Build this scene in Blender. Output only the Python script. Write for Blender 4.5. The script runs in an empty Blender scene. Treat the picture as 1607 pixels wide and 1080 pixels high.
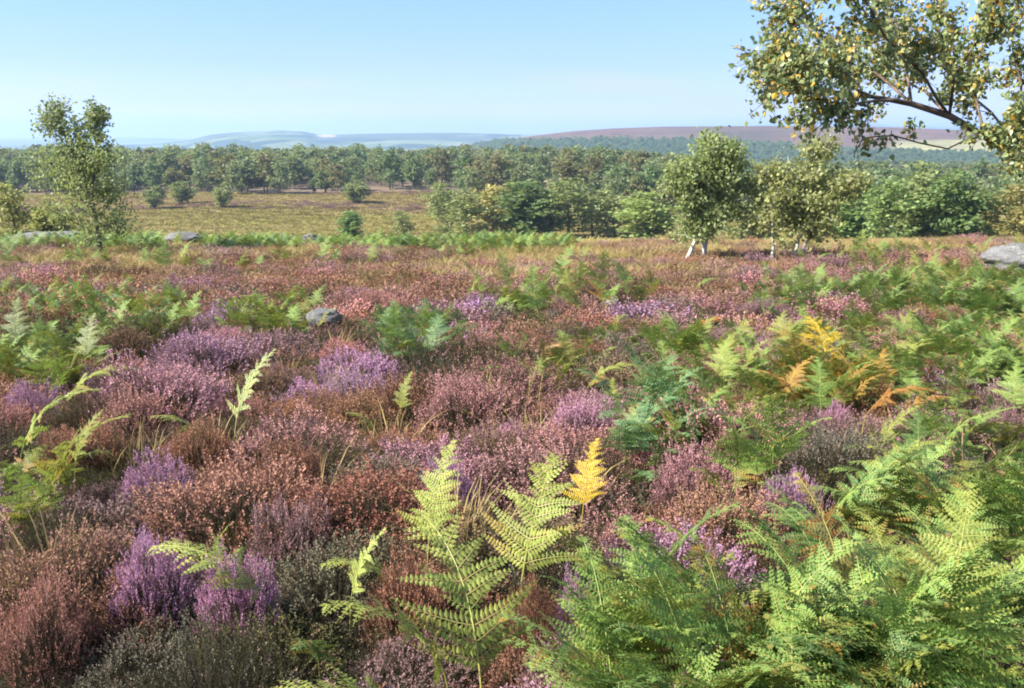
import bpy, math, random
import numpy as np
from math import radians as R, sin, cos, pi

# ------------------------------------------------------------------ camera, sky, sun, exposure
scene = bpy.context.scene
C = scene.collection
PW, PH, F = 1607.0, 1080.0, 1562.0            # the photograph's frame and focal length in its pixels
HOR = 215.0                                    # row of the horizon
PITCH = math.atan((PH / 2 - HOR) / F)
EYE = 1.75
cam_d = bpy.data.cameras.new('camera')
cam_d.sensor_width = 36.0
cam_d.lens = 36.0 * F / PW
cam_d.clip_start = 0.05
cam_d.clip_end = 40000
cam = bpy.data.objects.new('camera', cam_d)
C.objects.link(cam)
cam.location = (0, 0, EYE)
cam.rotation_euler = (pi / 2 - PITCH, 0, 0)
scene.camera = cam

SUN_EL, SUN_AZ = R(40), R(-106)                 # azimuth from the view direction (+Y), negative is left
sun_dir = np.array([cos(SUN_EL) * sin(SUN_AZ), cos(SUN_EL) * cos(SUN_AZ), sin(SUN_EL)])

world = bpy.data.worlds.new('World')
scene.world = world
world.use_nodes = True
nt = world.node_tree
nt.nodes.clear()
w_out = nt.nodes.new('ShaderNodeOutputWorld')
w_bg = nt.nodes.new('ShaderNodeBackground')
sky = nt.nodes.new('ShaderNodeTexSky')
sky.sky_type = 'NISHITA'
sky.sun_disc = False
sky.sun_elevation = SUN_EL
sky.sun_rotation = SUN_AZ
sky.altitude = 300
sky.air_density = 1.0
sky.dust_density = 0.7
sky.ozone_density = 2.0
w_bg.inputs['Strength'].default_value = 0.112
# thin streaky cloud low over the horizon, laid out by direction
tc = nt.nodes.new('ShaderNodeTexCoord')
mp = nt.nodes.new('ShaderNodeMapping')
mp.inputs['Scale'].default_value = (5, 5, 42)
mp.inputs['Location'].default_value = (1.3, 0.4, 0.0)
nz = nt.nodes.new('ShaderNodeTexNoise')
nz.inputs['Scale'].default_value = 1.0
nz.inputs['Detail'].default_value = 5
nz.inputs['Roughness'].default_value = 0.55
cr = nt.nodes.new('ShaderNodeMapRange')
cr.inputs['From Min'].default_value = 0.46
cr.inputs['From Max'].default_value = 0.66
sep = nt.nodes.new('ShaderNodeSeparateXYZ')
up = nt.nodes.new('ShaderNodeMapRange')        # only near the horizon
up.inputs['From Min'].default_value = 0.085
up.inputs['From Max'].default_value = 0.012
mul = nt.nodes.new('ShaderNodeMath')
mul.operation = 'MULTIPLY'
mul2 = nt.nodes.new('ShaderNodeMath')
mul2.operation = 'MULTIPLY'
mul2.inputs[1].default_value = 0.95
mixc = nt.nodes.new('ShaderNodeMix')
mixc.data_type = 'RGBA'
mixc.inputs[7].default_value = (3.1, 2.8, 3.25, 1)
tint = nt.nodes.new('ShaderNodeMix')
tint.data_type = 'RGBA'
tint.blend_type = 'MULTIPLY'
tint.inputs[0].default_value = 1.0
grade = nt.nodes.new('ShaderNodeValToRGB')      # the air's colour by elevation
ge = grade.color_ramp.elements
ge[0].position, ge[0].color = 0.0, (0.80, 0.70, 1.05, 1)
ge[1].position, ge[1].color = 0.6, (0.82, 0.82, 0.82, 1)
for p_, c_ in ((0.016, (0.80, 0.70, 1.05, 1)), (0.034, (0.54, 0.55, 0.84, 1)), (0.07, (0.42, 0.49, 0.72, 1)), (0.132, (0.42, 0.52, 0.70, 1))):
    e_ = ge.new(p_)
    e_.color = c_
L = nt.links.new
L(tc.outputs['Generated'], mp.inputs['Vector'])
L(mp.outputs['Vector'], nz.inputs['Vector'])
L(nz.outputs['Fac'], cr.inputs['Value'])
L(tc.outputs['Generated'], sep.inputs[0])
L(sep.outputs['Z'], up.inputs['Value'])
L(cr.outputs[0], mul.inputs[0])
L(up.outputs[0], mul.inputs[1])
L(mul.outputs[0], mul2.inputs[0])
L(mul2.outputs[0], mixc.inputs[0])
L(sky.outputs[0], tint.inputs[6])
L(sep.outputs['Z'], grade.inputs[0])
L(grade.outputs[0], tint.inputs[7])
L(tint.outputs[2], mixc.inputs[6])
L(mixc.outputs[2], w_bg.inputs['Color'])
L(w_bg.outputs[0], w_out.inputs['Surface'])

sun_d = bpy.data.lights.new('sun', 'SUN')
sun_d.energy = 5.0
sun_d.angle = R(0.5)
sun_d.color = (1.0, 0.945, 0.86)
sun = bpy.data.objects.new('sun', sun_d)
C.objects.link(sun)
from mathutils import Vector, Matrix
sun.rotation_euler = Vector(tuple(sun_dir)).to_track_quat('Z', 'Y').to_euler()
sun.location = (-30, 0, 40)

vs = scene.view_settings
vs.view_transform = 'Standard'
vs.look = 'None'
vs.gamma = 1.0
vs.exposure = 1.45
vs.use_curve_mapping = False
cy = scene.cycles
cy.use_denoising = True
cy.max_bounces = 6
cy.diffuse_bounces = 3
cy.transmission_bounces = 3
cy.volume_bounces = 1
cy.transparent_max_bounces = 4
cy.filter_width = 1.9
scene.render.use_persistent_data = False

# ------------------------------------------------------------------ projection helpers
cP, sP = cos(PITCH), sin(PITCH)


def ray(px, py):
    u, v = (px - PW / 2) / F, (PH / 2 - py) / F
    return np.array([u, cP + v * sP, -sP + v * cP])


def point(px, py, depth):
    """World point seen at a pixel of the photograph at a given forward depth."""
    return np.array([0, 0, EYE]) + ray(px, py) * depth


def project(x, y, z):
    z = z - EYE
    dep = y * cP - z * sP
    v = y * sP + z * cP
    dep = np.where(np.abs(dep) < 1e-6, 1e-6, dep)
    return PW / 2 + F * x / dep, PH / 2 - F * v / dep, dep


# ------------------------------------------------------------------ terrain
PROF_D = np.array([-900, 0, 5, 10, 20, 30, 38, 45, 60, 80, 110, 150, 200, 260, 400, 700, 1000.])
PROF_Z = np.array([-1.9, -1.75, -2.0, -2.35, -3.1, -3.78, -4.35, -4.95, -6.4, -8.7, -12.0, -15.7, -15.7, -14.1, -13.6, -18, -32.])


def smooth(a, b, x):
    t = np.clip((x - a) / (b - a), 0, 1)
    return t * t * (3 - 2 * t)


def gz(x, y):
    x = np.asarray(x, float)
    y = np.asarray(y, float)
    z = np.interp(y, PROF_D, PROF_Z) + EYE
    r = np.hypot(x, y)
    side = x / np.maximum(np.abs(y), 3)
    z = z - 0.7 * smooth(0.12, 0.3, side) * smooth(48, 75, y) * smooth(130, 95, y)
    z = z - 7.0 * smooth(0.06, 0.26, side) * smooth(160, 380, y)
    n = (np.sin(x * 1.3 + 0.7 * np.sin(y * 0.9)) * np.sin(y * 1.1 + 1.0 + np.sin(x * 0.7))) * 0.05
    n = n + np.sin(x * 2.7 + 0.9 * np.sin(y * 1.7)) * np.sin(y * 2.3 + 1.1 * np.sin(x * 1.9 + 1)) * 0.06 * smooth(30, 12, np.hypot(x, y))
    n = n + np.sin(x * 0.43 + 1.3) * np.sin(y * 0.37 + 0.4 * np.sin(x * .31)) * 0.09
    n = n + np.sin(x * 0.071 + 2.1) * np.sin(y * 0.083 + x * 0.02) * 0.35 * smooth(20, 90, r)
    n = n + np.sin(x * 0.017 + .5) * np.sin(y * 0.021 + 1.9) * 0.9 * smooth(150, 320, r)
    return z + n


def at(px, py, h=0.0):
    """World point where the sight line of a pixel meets the ground raised by h."""
    d = ray(px, py)
    ts = np.geomspace(0.8, 1500, 900)
    zz = EYE + d[2] * ts - gz(d[0] * ts, d[1] * ts) - h
    k = np.argmax(zz < 0)
    if zz[k] >= 0:
        k = len(ts) - 1
    a, b = ts[max(k - 1, 0)], ts[k]
    for _ in range(30):
        m = (a + b) / 2
        if EYE + d[2] * m - gz(d[0] * m, d[1] * m) - h < 0:
            b = m
        else:
            a = m
    x, y = d[0] * b, d[1] * b
    return float(x), float(y), float(gz(x, y)), b      # b is the forward depth


def at_depth(px, depth):
    """Ground point in the vertical plane of a pixel column at a forward distance."""
    x = (px - PW / 2) / F * depth
    return float(x), float(depth), float(gz(x, depth)), depth


# ------------------------------------------------------------------ mesh and object helpers
def mesh_np(name, verts, faces, mats, vcol=None, mat_idx=None, smooth_shade=False):
    """faces is an (n,3) or (n,4) array."""
    verts = np.asarray(verts, np.float32)
    faces = np.asarray(faces, np.int32)
    n, k = faces.shape
    me = bpy.data.meshes.new(name)
    me.vertices.add(len(verts))
    me.vertices.foreach_set('co', verts.ravel())
    me.loops.add(n * k)
    me.loops.foreach_set('vertex_index', faces.ravel())
    me.polygons.add(n)
    me.polygons.foreach_set('loop_start', np.arange(0, n * k, k, dtype=np.int32))
    if mat_idx is not None:
        me.polygons.foreach_set('material_index', np.asarray(mat_idx, np.int32))
    for m in (mats if isinstance(mats, (list, tuple)) else [mats]):
        me.materials.append(m)
    if vcol is not None:
        a = me.attributes.new('v', 'FLOAT_COLOR', 'POINT')
        c = np.ones((len(verts), 4), np.float32)
        c[:, :vcol.shape[1]] = vcol
        a.data.foreach_set('color', c.ravel())
    me.update(calc_edges=True)
    me.polygons.foreach_set('use_smooth', np.full(n, smooth_shade, dtype=bool))
    return me


def link(name, data, parent=None):
    o = bpy.data.objects.new(name, data)
    C.objects.link(o)
    if parent is not None:
        o.parent = parent
    return o


def tag(o, label=None, cat=None, group=None, kind=None):
    if label:
        o['label'] = label
    if cat:
        o['category'] = cat
    if group:
        o['group'] = group
    if kind:
        o['kind'] = kind
    return o


class Geo:
    """Collects triangles with a per-vertex (r,g,b) attribute and a material index."""

    def __init__(self):
        self.v, self.f, self.c, self.m, self.n = [], [], [], [], 0

    def add(self, v, f, c, m=0):
        v = np.asarray(v, np.float32).reshape(-1, 3)
        f = np.asarray(f, np.int32).reshape(-1, 3)
        c = np.broadcast_to(np.asarray(c, np.float32), (len(v), 3))
        self.v.append(v)
        self.f.append(f + self.n)
        self.c.append(c)
        self.m.append(np.full(len(f), m, np.int32))
        self.n += len(v)

    def mesh(self, name, mats, smooth_shade=False):
        return mesh_np(name, np.concatenate(self.v), np.concatenate(self.f), mats, np.concatenate(self.c),
                       np.concatenate(self.m), smooth_shade)


def norm(a):
    return a / np.maximum(np.linalg.norm(a, axis=-1, keepdims=True), 1e-9)


def tube(g, pts, rad, sides=5, col=(0, 0, 0), m=0, cap=True):
    pts = np.asarray(pts, float)
    n = len(pts)
    rad = np.broadcast_to(np.asarray(rad, float), (n,))
    tan = norm(np.gradient(pts, axis=0))
    ref = np.array([0.31, 0.95, 0.05]) if abs(tan[0][2]) > 0.8 else np.array([0, 0, 1.0])
    a = norm(np.cross(tan, ref))
    b = np.cross(tan, a)
    ang = np.arange(sides) * 2 * pi / sides
    v = pts[:, None, :] + rad[:, None, None] * (np.cos(ang)[None, :, None] * a[:, None, :] + np.sin(ang)[None, :, None] * b[:, None, :])
    v = v.reshape(-1, 3)
    i = np.arange(n - 1)[:, None] * sides
    j = np.arange(sides)[None, :]
    j2 = (j + 1) % sides
    q = np.stack([i + j, i + j2, i + sides + j2, i + sides + j], -1).reshape(-1, 4)
    f = np.concatenate([q[:, [0, 1, 2]], q[:, [0, 2, 3]]])
    if cap:
        v = np.concatenate([v, pts[-1:]])
        e = len(v) - 1
        s = (n - 1) * sides
        f = np.concatenate([f, np.array([[s + k, s + (k + 1) % sides, e] for k in range(sides)])])
    g.add(v, f, col, m)


def diamonds(g, ctr, axis, side, ln, wd, col, m=0, fold=0.0):
    """Small leaf faces: kite of length ln along axis and width wd along side, starting at ctr."""
    n = len(ctr)
    ln = np.broadcast_to(ln, (n,))[:, None]
    wd = np.broadcast_to(wd, (n,))[:, None]
    nrm = np.cross(axis, side)
    a = ctr
    b = ctr + axis * ln * 0.45 + side * wd * 0.5 + nrm * wd * fold
    c = ctr + axis * ln
    d = ctr + axis * ln * 0.45 - side * wd * 0.5 + nrm * wd * fold
    v = np.stack([a, b, c, d], 1).reshape(-1, 3)
    k = np.arange(n)[:, None] * 4
    f = np.concatenate([k + np.array([[0, 1, 2]]), k + np.array([[0, 2, 3]])])
    col = np.broadcast_to(np.asarray(col, np.float32), (n, 3))
    g.add(v, f, np.repeat(col, 4, 0), m)


# ------------------------------------------------------------------ materials
def new_mat(name):
    m = bpy.data.materials.new(name)
    m.use_nodes = True
    t = m.node_tree
    t.nodes.clear()
    out = t.nodes.new('ShaderNodeOutputMaterial')
    return m, t, out


def rgb(t, c):
    n = t.nodes.new('ShaderNodeRGB')
    n.outputs[0].default_value = (*c, 1)
    return n.outputs[0]


def mixn(t, fac, a, b, mode='MIX'):
    n = t.nodes.new('ShaderNodeMix')
    n.data_type = 'RGBA'
    n.blend_type = mode
    for s, val in ((n.inputs[0], fac), (n.inputs[6], a), (n.inputs[7], b)):
        if isinstance(val, (int, float)):
            s.default_value = val
        elif isinstance(val, tuple):
            s.default_value = (*val, 1)
        else:
            t.links.new(val, s)
    return n.outputs[2]


def maprange(t, val, a, b, c=0.0, d=1.0):
    n = t.nodes.new('ShaderNodeMapRange')
    n.inputs['From Min'].default_value = a
    n.inputs['From Max'].default_value = b
    n.inputs['To Min'].default_value = c
    n.inputs['To Max'].default_value = d
    t.links.new(val, n.inputs['Value'])
    return n.outputs[0]


def noise(t, scale, detail=4, rough=0.55, coord='Object', vec=None):
    n = t.nodes.new('ShaderNodeTexNoise')
    n.inputs['Scale'].default_value = scale
    n.inputs['Detail'].default_value = detail
    n.inputs['Roughness'].default_value = rough
    if vec is None:
        c = t.nodes.new('ShaderNodeTexCoord')
        vec = c.outputs[coord]
    t.links.new(vec, n.inputs['Vector'])
    return n.outputs['Fac']


def attr(t, name, typ='GEOMETRY'):
    n = t.nodes.new('ShaderNodeAttribute')
    n.attribute_type = typ
    n.attribute_name = name
    return n


def sepc(t, sock):
    n = t.nodes.new('ShaderNodeSeparateColor')
    t.links.new(sock, n.inputs[0])
    return n.outputs


def scale_col(t, col, fac):
    n = t.nodes.new('ShaderNodeVectorMath')
    n.operation = 'SCALE'
    t.links.new(col, n.inputs[0])
    if isinstance(fac, (int, float)):
        n.inputs['Scale'].default_value = fac
    else:
        t.links.new(fac, n.inputs['Scale'])
    return n.outputs[0]


def leafy_shader(t, out, col, rough=0.55, trans=0.35, tcol=None, spec=0.25):
    p = t.nodes.new('ShaderNodeBsdfPrincipled')
    p.inputs['Roughness'].default_value = rough
    p.inputs['Specular IOR Level'].default_value = spec
    t.links.new(col, p.inputs['Base Color'])
    tr = t.nodes.new('ShaderNodeBsdfTranslucent')
    t.links.new(tcol if tcol is not None else col, tr.inputs['Color'])
    mx = t.nodes.new('ShaderNodeMixShader')
    mx.inputs[0].default_value = trans
    t.links.new(p.outputs[0], mx.inputs[1])
    t.links.new(tr.outputs[0], mx.inputs[2])
    t.links.new(mx.outputs[0], out.inputs['Surface'])


def mat_heather():
    m, t, out = new_mat('heather')
    v = sepc(t, attr(t, 'v').outputs['Color'])          # r flower?, g random per sprig, b random per floret
    tc_ = attr(t, 'tintcol', 'INSTANCER').outputs['Color']
    # a share of the sprigs carries another flower tone
    other = mixn(t, maprange(t, v[1], 0.88, 1.0), tc_, (0.24, 0.13, 0.10))
    fl = scale_col(t, other, maprange(t, v[2], 0, 1, 0.78, 1.25))
    lf = mixn(t, v[1], (0.036, 0.042, 0.015), (0.06, 0.052, 0.024))
    lf = mixn(t, 0.07, lf, tc_)
    wood = rgb(t, (0.06, 0.048, 0.035))
    col = mixn(t, maprange(t, v[0], 0.0, 0.5), wood, lf)
    col = mixn(t, maprange(t, v[0], 0.55, 1.0), col, fl)
    leafy_shader(t, out, col, 0.7, 0.22, spec=0.1)
    return m


def mat_fern():
    m, t, out = new_mat('bracken_leaf')
    v = sepc(t, attr(t, 'v').outputs['Color'])          # r random per pinna, g along frond, b along pinna
    tc_ = attr(t, 'tintcol', 'INSTANCER').outputs['Color']
    age = attr(t, 'age', 'INSTANCER').outputs['Fac']
    base = scale_col(t, tc_, maprange(t, v[0], 0, 1, 0.72, 1.22))
    base = mixn(t, maprange(t, v[0], 0.6, 1.0, 0, 0.35), base, (0.36, 0.36, 0.06))
    # browning creeps in from some pinna tips
    n1 = t.nodes.new('ShaderNodeMath'); n1.operation = 'MULTIPLY_ADD'
    t.links.new(v[2], n1.inputs[0]); n1.inputs[1].default_value = 0.35
    t.links.new(v[0], n1.inputs[2])
    n2 = t.nodes.new('ShaderNodeMath'); n2.operation = 'ADD'
    t.links.new(n1.outputs[0], n2.inputs[0]); t.links.new(age, n2.inputs[1])
    f = maprange(t, n2.outputs[0], 1.12, 1.5)
    col = mixn(t, f, base, (0.33, 0.15, 0.035))
    tcol = mixn(t, 0.35, col, (0.30, 0.36, 0.03))
    leafy_shader(t, out, col, 0.5, 0.36, tcol, spec=0.3)
    return m


def mat_stalk():
    m, t, out = new_mat('bracken_stalk')
    tc_ = attr(t, 'tintcol', 'INSTANCER').outputs['Color']
    v = sepc(t, attr(t, 'v').outputs['Color'])
    col = mixn(t, 0.5, tc_, (0.36, 0.30, 0.09))
    col = mixn(t, maprange(t, v[1], 0.25, 0.0), col, (0.14, 0.075, 0.03))
    leafy_shader(t, out, col, 0.5, 0.1)
    return m


def mat_tree_leaf(name, trans=0.48):
    m, t, out = new_mat(name)
    v = sepc(t, attr(t, 'v').outputs['Color'])          # r random per leaf, g random per clump
    tc_ = attr(t, 'tintcol', 'INSTANCER').outputs['Color']
    col = scale_col(t, tc_, maprange(t, v[0], 0, 1, 0.7, 1.3))
    col = mixn(t, maprange(t, v[1], 0.55, 1.0, 0, 0.6), col, (0.17, 0.16, 0.045))
    tcol = mixn(t, 0.4, col, (0.32, 0.38, 0.06))
    leafy_shader(t, out, col, 0.5, trans, tcol, spec=0.3)
    return m


def mat_near_leaf():
    m, t, out = new_mat('birch_leaf')
    v = sepc(t, attr(t, 'v').outputs['Color'])
    ramp = t.nodes.new('ShaderNodeValToRGB')
    ramp.color_ramp.interpolation = 'LINEAR'
    el = ramp.color_ramp.elements
    el[0].position = 0.0; el[0].color = (0.10, 0.145, 0.05, 1)
    el[1].position = 1.0; el[1].color = (0.62, 0.36, 0.045, 1)
    for p, c in ((0.35, (0.20, 0.26, 0.10, 1)), (0.66, (0.34, 0.38, 0.15, 1)), (0.80, (0.40, 0.36, 0.12, 1)), (0.90, (0.58, 0.40, 0.08, 1))):
        e = el.new(p); e.color = c
    t.links.new(v[0], ramp.inputs[0])
    leafy_shader(t, out, ramp.outputs[0], 0.38, 0.38, spec=0.5)
    return m


def mat_bark(name, pale, dark, scale=6.0, lo=0.5, hi=0.62):
    m, t, out = new_mat(name)
    c = t.nodes.new('ShaderNodeTexCoord')
    mpn = t.nodes.new('ShaderNodeMapping')
    mpn.inputs['Scale'].default_value = (1, 1, 2.2)
    t.links.new(c.outputs['Object'], mpn.inputs['Vector'])
    n = noise(t, scale, 5, 0.65, vec=mpn.outputs[0])
    col = mixn(t, maprange(t, n, lo, hi), rgb(t, pale), rgb(t, dark))
    p = t.nodes.new('ShaderNodeBsdfPrincipled')
    p.inputs['Roughness'].default_value = 0.85
    t.links.new(col, p.inputs['Base Color'])
    b = t.nodes.new('ShaderNodeBump')
    b.inputs['Strength'].default_value = 0.5
    b.inputs['Distance'].default_value = 0.02
    t.links.new(n, b.inputs['Height'])
    t.links.new(b.outputs[0], p.inputs['Normal'])
    t.links.new(p.outputs[0], out.inputs['Surface'])
    return m


def mat_rock():
    m, t, out = new_mat('gritstone')
    n = noise(t, 5.0, 8, 0.65)
    n2 = noise(t, 22.0, 5, 0.7)
    col = mixn(t, maprange(t, n, 0.35, 0.65), rgb(t, (0.12, 0.115, 0.11)), rgb(t, (0.22, 0.215, 0.21)))
    col = mixn(t, maprange(t, n2, 0.54, 0.62), col, (0.06, 0.06, 0.05))
    n4 = noise(t, 3.2, 7, 0.75)
    col = mixn(t, maprange(t, n4, 0.56, 0.62, 0, 0.7), col, (0.30, 0.31, 0.24))
    p = t.nodes.new('ShaderNodeBsdfPrincipled')
    p.inputs['Roughness'].default_value = 0.95
    t.links.new(col, p.inputs['Base Color'])
    b = t.nodes.new('ShaderNodeBump')
    b.inputs['Strength'].default_value = 0.7
    b.inputs['Distance'].default_value = 0.05
    t.links.new(n2, b.inputs['Height'])
    t.links.new(b.outputs[0], p.inputs['Normal'])
    t.links.new(p.outputs[0], out.inputs['Surface'])
    return m


def mat_grass():
    m, t, out = new_mat('moor_grass')
    v = sepc(t, attr(t, 'v').outputs['Color'])
    tc_ = attr(t, 'tintcol', 'INSTANCER').outputs['Color']
    col = scale_col(t, tc_, maprange(t, v[0], 0, 1, 0.6, 1.3))
    leafy_shader(t, out, col, 0.6, 0.3)
    return m


def mat_ground():
    """Vertex colour says what grows there; noise breaks it up."""
    m, t, out = new_mat('moor_ground')
    base = attr(t, 'v').outputs['Color']
    n1 = noise(t, 0.09, 6, 0.6)
    n2 = noise(t, 1.6, 6, 0.65)
    n3 = noise(t, 14.0, 4, 0.7)
    col = scale_col(t, base, maprange(t, n1, 0.3, 0.7, 0.75, 1.25))
    col = scale_col(t, col, maprange(t, n2, 0.3, 0.7, 0.65, 1.35))
    col = scale_col(t, col, maprange(t, n3, 0.3, 0.7, 0.7, 1.3))
    p = t.nodes.new('ShaderNodeBsdfPrincipled')
    p.inputs['Roughness'].default_value = 0.95
    p.inputs['Specular IOR Level'].default_value = 0.1
    t.links.new(col, p.inputs['Base Color'])
    b = t.nodes.new('ShaderNodeBump')
    b.inputs['Strength'].default_value = 0.6
    b.inputs['Distance'].default_value = 0.15
    t.links.new(n2, b.inputs['Height'])
    t.links.new(b.outputs[0], p.inputs['Normal'])
    t.links.new(p.outputs[0], out.inputs['Surface'])
    return m


def mat_hill(name, s1, s2, fields=None):
    m, t, out = new_mat(name)
    base = attr(t, 'v').outputs['Color']
    n1 = noise(t, s1, 6, 0.6)
    n2 = noise(t, s2, 6, 0.65)
    if fields:
        vo = t.nodes.new('ShaderNodeTexVoronoi')
        vo.inputs['Scale'].default_value = fields
        vo.inputs['Randomness'].default_value = 0.85
        cc = t.nodes.new('ShaderNodeTexCoord')
        mm = t.nodes.new('ShaderNodeMapping')
        mm.inputs['Scale'].default_value = (1, 0.55, 0.0)
        mm.inputs['Rotation'].default_value = (0, 0, 0.5)
        t.links.new(cc.outputs['Object'], mm.inputs[0])
        t.links.new(mm.outputs[0], vo.inputs['Vector'])
        vc = sepc(t, vo.outputs['Color'])
        fcol = mixn(t, vc[0], rgb(t, (0.07, 0.12, 0.04)), rgb(t, (0.19, 0.21, 0.10)))
        fcol = mixn(t, maprange(t, vc[1], 0.58, 0.64), fcol, (0.035, 0.06, 0.03))
        base = mixn(t, attr(t, 'v').outputs['Alpha'], fcol, base)
    col = scale_col(t, base, maprange(t, n1, 0.3, 0.7, 0.75, 1.25))
    col = scale_col(t, col, maprange(t, n2, 0.3, 0.7, 0.75, 1.25))
    p = t.nodes.new('ShaderNodeBsdfPrincipled')
    p.inputs['Roughness'].default_value = 1.0
    p.inputs['Specular IOR Level'].default_value = 0.0
    t.links.new(col, p.inputs['Base Color'])
    t.links.new(p.outputs[0], out.inputs['Surface'])
    return m


M_HEATHER, M_FERN, M_STALK = mat_heather(), mat_fern(), mat_stalk()
M_LEAF, M_NEARLEAF = mat_tree_leaf('tree_leaf'), mat_near_leaf()
M_BIRCH = mat_bark('birch_bark', (0.50, 0.46, 0.41), (0.09, 0.075, 0.06), 3.0, 0.55, 0.65)
M_BARK = mat_bark('grey_bark', (0.14, 0.115, 0.09), (0.06, 0.05, 0.04), 5.0)
M_LIMB = mat_bark('limb_bark', (0.17, 0.115, 0.075), (0.06, 0.045, 0.035), 9.0, 0.42, 0.6)
M_ROCK, M_GRASS, M_GROUND = mat_rock(), mat_grass(), mat_ground()


# ------------------------------------------------------------------ ground and hills
def polar(name, r0, r1, nr, a0, a1, na, zf, cf, mat, geom=True):
    rr = np.geomspace(r0, r1, nr) if geom else np.linspace(r0, r1, nr)
    full = abs((a1 - a0) - 2 * pi) < 1e-6
    aa = np.linspace(a0, a1, na, endpoint=not full)
    rg, ag = np.meshgrid(rr, aa, indexing='ij')
    x, y = rg * np.sin(ag), rg * np.cos(ag)
    z = zf(x, y, rg, ag)
    v = np.stack([x, y, z], -1).reshape(-1, 3)
    c = cf(x, y, z, rg, ag)
    c = c.reshape(-1, c.shape[-1])
    nj = na if full else na - 1
    i = np.arange(nr - 1)[:, None] * na
    j = np.arange(nj)[None, :]
    j2 = (j + 1) % na
    f = np.stack([i + j, i + na + j, i + na + j2, i + j2], -1).reshape(-1, 4)
    me = mesh_np(name, v, f, mat, c, smooth_shade=True)
    return tag(link(name, me), kind='structure')


def sinoise(x, y, s, seed=0):
    """Cheap smooth noise in about -1..1."""
    rg = np.random.default_rng(seed)
    o = np.zeros_like(np.asarray(x, float))
    amp = 0
    for k in range(7):
        a = rg.uniform(0, 2 * pi)
        f = s * (1.0 + 0.55 * k) * rg.uniform(0.8, 1.2)
        w = 1 / (1 + 0.5 * k)
        o = o + w * np.sin((x * cos(a) + y * sin(a)) * f + rg.uniform(0, 6.28) + 1.2 * np.sin((y * cos(a) - x * sin(a)) * f * .7))
        amp += w * 0.6
    return o / amp


_SN = {}


def sn1(x, y, s, seed=0):
    """sinoise for one point."""
    if (s, seed) not in _SN:
        rg = np.random.default_rng(seed)
        L_, amp = [], 0
        for k in range(7):
            a = rg.uniform(0, 2 * pi)
            f = s * (1.0 + 0.55 * k) * rg.uniform(0.8, 1.2)
            w = 1 / (1 + 0.5 * k)
            L_.append((cos(a), sin(a), f, w, rg.uniform(0, 6.28)))
            amp += w * 0.6
        _SN[(s, seed)] = (L_, amp)
    L_, amp = _SN[(s, seed)]
    return sum(w * sin((x * ca + y * sa) * f + p + 1.2 * sin((y * ca - x * sa) * f * .7)) for ca, sa, f, w, p in L_) / amp


def ground_col(x, y, z, r, a):
    px, row, _ = project(x, np.maximum(y, 1.0), z)
    lerp = lambda A, B, t: A + (B - A) * t[..., None]
    peat = np.array([0.05, 0.037, 0.024])
    straw = np.array([0.27, 0.20, 0.095])
    olive = np.array([0.23, 0.20, 0.065])
    purple = np.array([0.17, 0.115, 0.105])
    wood = np.array([0.11, 0.095, 0.045])
    n = sinoise(x, y, 0.25, 3)
    n2 = sinoise(x * 0.35, y, 0.06, 5)
    c = lerp(np.broadcast_to(peat, x.shape + (3,)), straw * 0.75, smooth(12, 40, y))
    c = lerp(c, olive, smooth(60, 120, y))
    c = lerp(c, straw * 1.15, smooth(0.25, 0.8, n2) * smooth(90, 140, y) * 0.8)
    c = lerp(c, purple, smooth(0.4, 0.8, sinoise(x * 0.3, y, 0.05, 9)) * smooth(160, 195, y) * 0.9)
    c = lerp(c, purple * 0.95, smooth(222, 250, y) * 0.75)
    c = lerp(c, wood, smooth(300, 420, y) * 0.7)
    return c


polar('ground', 0.35, 1000, 300, 0, 2 * pi, 420, lambda x, y, r, a: gz(x, y), ground_col, M_GROUND)


def crest(r, pxs, rows):
    """Height of a skyline drawn by photo columns and rows, for azimuth a."""
    pxs, rows = np.array(pxs, float), np.array(rows, float)
    u = (pxs - PW / 2) / F
    hf = cP + (PH / 2 - HOR) / F * sP
    az = np.arctan2(u, hf)
    zz = EYE + r * (HOR - rows) / F * cP / np.sqrt(hf * hf + u * u)
    return lambda a: np.interp(a, az, zz)


def hill(name, r0, rc, r1, low, pxs, rows, colf, mat, a0=-0.75, a1=0.75, nr=70, na=260, rough=1.0, back=0.6):
    cf = crest(rc, pxs, rows)

    def zf(x, y, r, a):
        top = cf(a)
        t = smooth(r0, rc, r) ** 0.8
        z = low + (top - low) * t
        z = z - (top - low) * back * smooth(rc, r1, r)
        bump = sinoise(x, y, 10.0 / rc, 7) * rough * (1 - np.abs(2 * t - 1) * 0.6)
        return z + bump * smooth(r0, r0 + (rc - r0) * .3, r) * (1 - 0.85 * smooth(rc * .9, rc, r))
    return polar(name, r0, r1, nr, a0, a1, na, zf, colf, mat), zf


def col_far(x, y, z, r, a):
    c = np.ones(x.shape + (4,))
    c[..., :3] = (0.12, 0.14, 0.09)
    n = sinoise(x, y, 0.0015, 4)
    c[..., 3] = 0.4 * smooth(-.2, .4, n)
    return c


def col_fields(x, y, z, r, a):
    px, row, _ = project(x, y, z)
    c = np.ones(x.shape + (4,))
    n = smooth(0.25, 0.45, sinoise(x, y, 0.0035, 11))
    c[..., :3] = (0.06, 0.09, 0.045)
    c[..., 3] = n * 0.9
    # pale quarry scar on the end of the hill
    q = np.exp(-((px - 512) / 16) ** 2 - ((row - 213.5) / 3.0) ** 2)
    k = smooth(0.25, 0.6, q)
    c[..., :3] = c[..., :3] * (1 - k[..., None]) + np.array([0.40, 0.31, 0.26]) * k[..., None]
    c[..., 3] = np.maximum(c[..., 3], k)
    return c


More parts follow.
